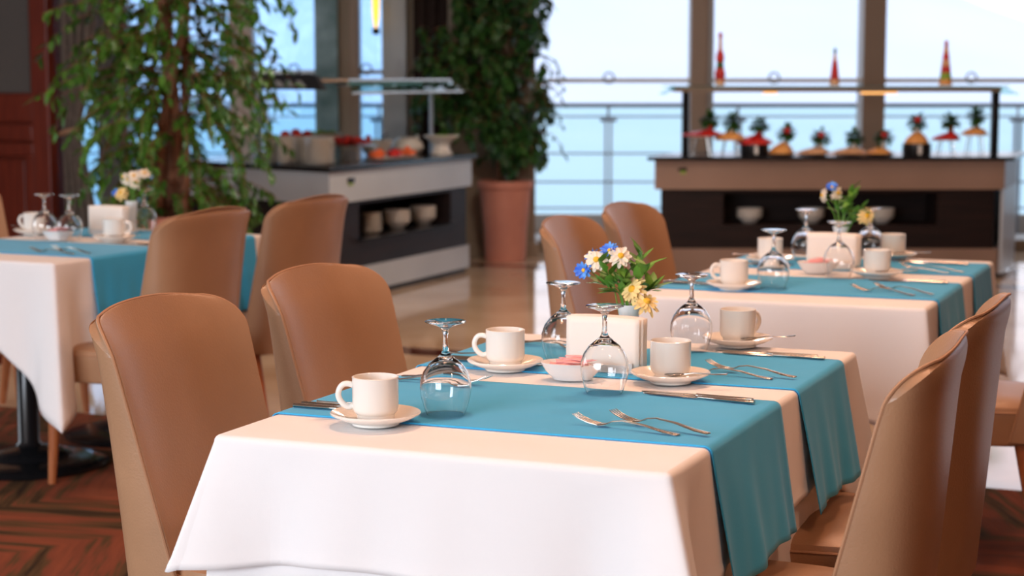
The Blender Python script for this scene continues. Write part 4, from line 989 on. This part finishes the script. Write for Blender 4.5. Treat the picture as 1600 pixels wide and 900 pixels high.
for px_, st_, zt, fc, w, h, ln, hx, red, nm in [
  (1095, 'w', .125, 'red_food', .12, .035, .5, 1108, False, 'red dessert on the leftmost wire stand'),
  (1140, 'w', .10, 'yellow_food', .09, .05, .1, 1142, False, 'yellow dessert on a wire stand, second from the left'),
  (1178, 'p', .075, 'red_food', .11, .055, .1, 1185, False, 'red dessert over a dark pan, third from the left'),
  (1219, '', 0, 'yellow_food', .075, .075, .35, 1228, True, 'yellow dessert with a lean, fourth from the left'),
  (1269, '', 0, 'tan_food', .10, .045, .5, 1281, True, 'pale tan dessert, fifth from the left'),
  (1325, '', 0, 'tan_food', .11, .045, .4, 1334, False, 'brown tan dessert left of the window post'),
  (1373, '', 0, 'yellow_food', .08, .045, .1, 1379, True, 'yellow dessert right of the window post'),
  (1431, 'p', .08, 'yellow_food', .07, .075, .1, 1430, True, 'yellow dessert over a dark pan, third from the right'),
  (1476, 'w', .10, 'red_food', .08, .045, .6, 1483, False, 'red dessert on a wire stand, second from the right'),
  (1521, 'w', .135, 'yellow_food', .075, .045, .2, 1523, False, 'yellow dessert on the rightmost wire stand')]:
    s_ = ps(px_); zb = HC
    if st_ == 'w': wire_stand(s_, dd, zt, 'wire stand under the ' + nm); zb += zt+.008
    elif st_ == 'p': pan(s_, dd, zt, 'dark round pan under the ' + nm); zb += zt
    else:
        o = MB().lathe([(0, 0), (.08, 0), (.105, .010), (.103, .013), (.08, .006), (0, .005)], 28).build('plate', 'pan', loc=F(s_, dd, HC)); tag(o, 'dark plate under the ' + nm, 'plate'); zb += .006
    w *= 1.15; h *= 1.2
    food(s_, dd, zb, w, h, fc, ln, nm)
    herb(ps(hx), dd, zb+h*.8, 'herb garnish on the ' + nm, red, .045, 'red_food' if fc == 'red_food' else 'ceramic_plate')

# ------------------------------------------------------------------ plants
def pot(parent, rt, rb, h):
    return MB().lathe([(0, 0), (rb, 0), (rb*1.05, .03), (rb+.25*(rt-rb), h*.4), (rb+.72*(rt-rb), h*.85), (rt*.93, h*.9), (rt, h*.91), (rt*1.02, h*.95), (rt, h), (rt*.92, h), (rt*.88, h*.93), (0, h*.93)], 40).build('pot', 'terracotta', parent)
# weeping fig
fx, fy = -3.93, 5.95
fg = empty('weeping_fig', (fx, fy, 0), 0, 'tall weeping fig tree with drooping leaves in a terracotta pot, at left', 'plant')
pot(fg, .24, .17, .60); MB().lathe([(0, .56), (.21, .56), (.2, .575), (0, .58)], 24).build('soil', 'soil', fg)
rnd = random.Random(5)
mb = MB()
for k, (x0_, y0_, x1_, y1_, r_) in enumerate([(-.03, 0, .10, 0, .045), (.05, .03, .02, .05, .035), (.0, -.05, .20, -.05, .03), (-.05, .05, -.10, .0, .022), (.08, -.02, .16, .1, .026)]):
    pts = []
    for j in range(12):
        q_ = j/11; pts.append((x0_+(x1_-x0_)*q_+.04*math.sin(q_*7+k*2), y0_+(y1_-y0_)*q_+.04*math.cos(q_*6+k), .55+2.2*q_))
    mb.tube(pts, [r_*(1-.5*j/11) for j in range(12)], 10)
mb.build('trunk', 'bark', fg)
br = MB(); lf = MB()
def spray(start, d0, L_, lf, br, droop, ls, every=.02, rnd=rnd, lw=.34):
    n = 9; p_ = Vector(start); d = Vector(d0).normalized(); pts = [p_.copy()]; st_ = L_/n
    for k in range(n):
        d = (d + Vector((0, 0, -droop)) + Vector((rnd.uniform(-.15, .15), rnd.uniform(-.15, .15), 0))).normalized(); p_ = p_ + d*st_; pts.append(p_.copy())
        m_ = max(1, int(st_/every))
        for q_ in range(m_):
            if k < 1: continue
            b_ = pts[-2].lerp(p_, (q_+rnd.random())/m_); sd = Vector((rnd.uniform(-1, 1), rnd.uniform(-1, 1), rnd.uniform(-1.1, .2)))
            leaf_verts(lf, b_, (d*.5+sd).normalized(), Vector((rnd.uniform(-.3, .3), rnd.uniform(-.3, .3), 1)), ls*rnd.uniform(.75, 1.2), ls*lw*rnd.uniform(.8, 1.1)*.75, .2)
    br.tube(pts, [.0035*(1-.8*k/n)+.0008 for k in range(n+1)], 5)
for k in range(300):
    z = rnd.uniform(.65, 2.6); a_ = rnd.uniform(0, 2*PI); rr_ = rnd.uniform(.0, .12)
    L_ = rnd.uniform(.35, .78) if z > .95 else rnd.uniform(.3, .6)
    spray((.05+rr_*math.cos(a_), rr_*math.sin(a_), z), (math.cos(a_), math.sin(a_), rnd.uniform(.2, .9)), L_, lf, br, rnd.uniform(.10, .30), .072, .024)
for k in range(24):   # low fringe around the pot and to the left
    a_ = rnd.uniform(0, 2*PI); spray((.03*math.cos(a_), .03*math.sin(a_), rnd.uniform(.65, 1.0)), (math.cos(a_)-.3, math.sin(a_), .5), rnd.uniform(.4, .75), lf, br, .22, .07, .022)
# the long branch hanging in front of the counter
for z, dx in ((1.2, 1.0), (1.1, 1.1), (1.35, .95), (2.3, 1.2)):
    spray((.15, -.05, z), (dx, -.1, .35), .80, lf, br, .17, .07, .022)
br.build('twigs', 'bark', fg); lf.build('foliage', 'leaf', fg, smooth=False)
# climber on the pillar
cl = empty('climbing_plant', F(-.05, FD-.75, 0), YAW, 'dense climbing plant wrapping the pillar, in a terracotta pot beside the buffet', 'plant')
pot(cl, .205, .145, .59)
MB().lathe([(0, .55), (.185, .55), (.18, .565), (0, .57)], 24).build('soil', 'soil', cl)
mb = MB()
for k in range(4):
    pts = [(.05*math.sin(k*2+q_*.7), .02*k+.24*min(1, q_/5), .54+.2*q_) for q_ in range(13)]; mb.tube(pts, [.022-.001*q_ for q_ in range(13)], 8)
mb.build('trunk', 'bark', cl)
br = MB(); lf = MB(); rnd = random.Random(9)
for k in range(520):
    z = rnd.uniform(.80, 2.75); x = rnd.uniform(-.36, .28); y = rnd.uniform(-.12, .26)
    if z < 1.0: x = rnd.uniform(-.12, .24)
    if 1.1 < z < 1.75 and rnd.random() < .35: x = rnd.uniform(-.62, -.3)
    spray((x, y, z), (rnd.uniform(-.5, .5), rnd.uniform(-1, .1), rnd.uniform(-.2, .6)), rnd.uniform(.12, .28), lf, br, .3, .08, .016, rnd=rnd, lw=.5)
for z in (1.50, 1.42, 1.15, .95, 1.3):
    spray((.25, 0, z), (1, -.2, .3), .28, lf, br, .25, .055, .03, rnd=rnd)
br.build('twigs', 'bark', cl); lf.build('foliage', 'leaf_dark', cl, smooth=False)
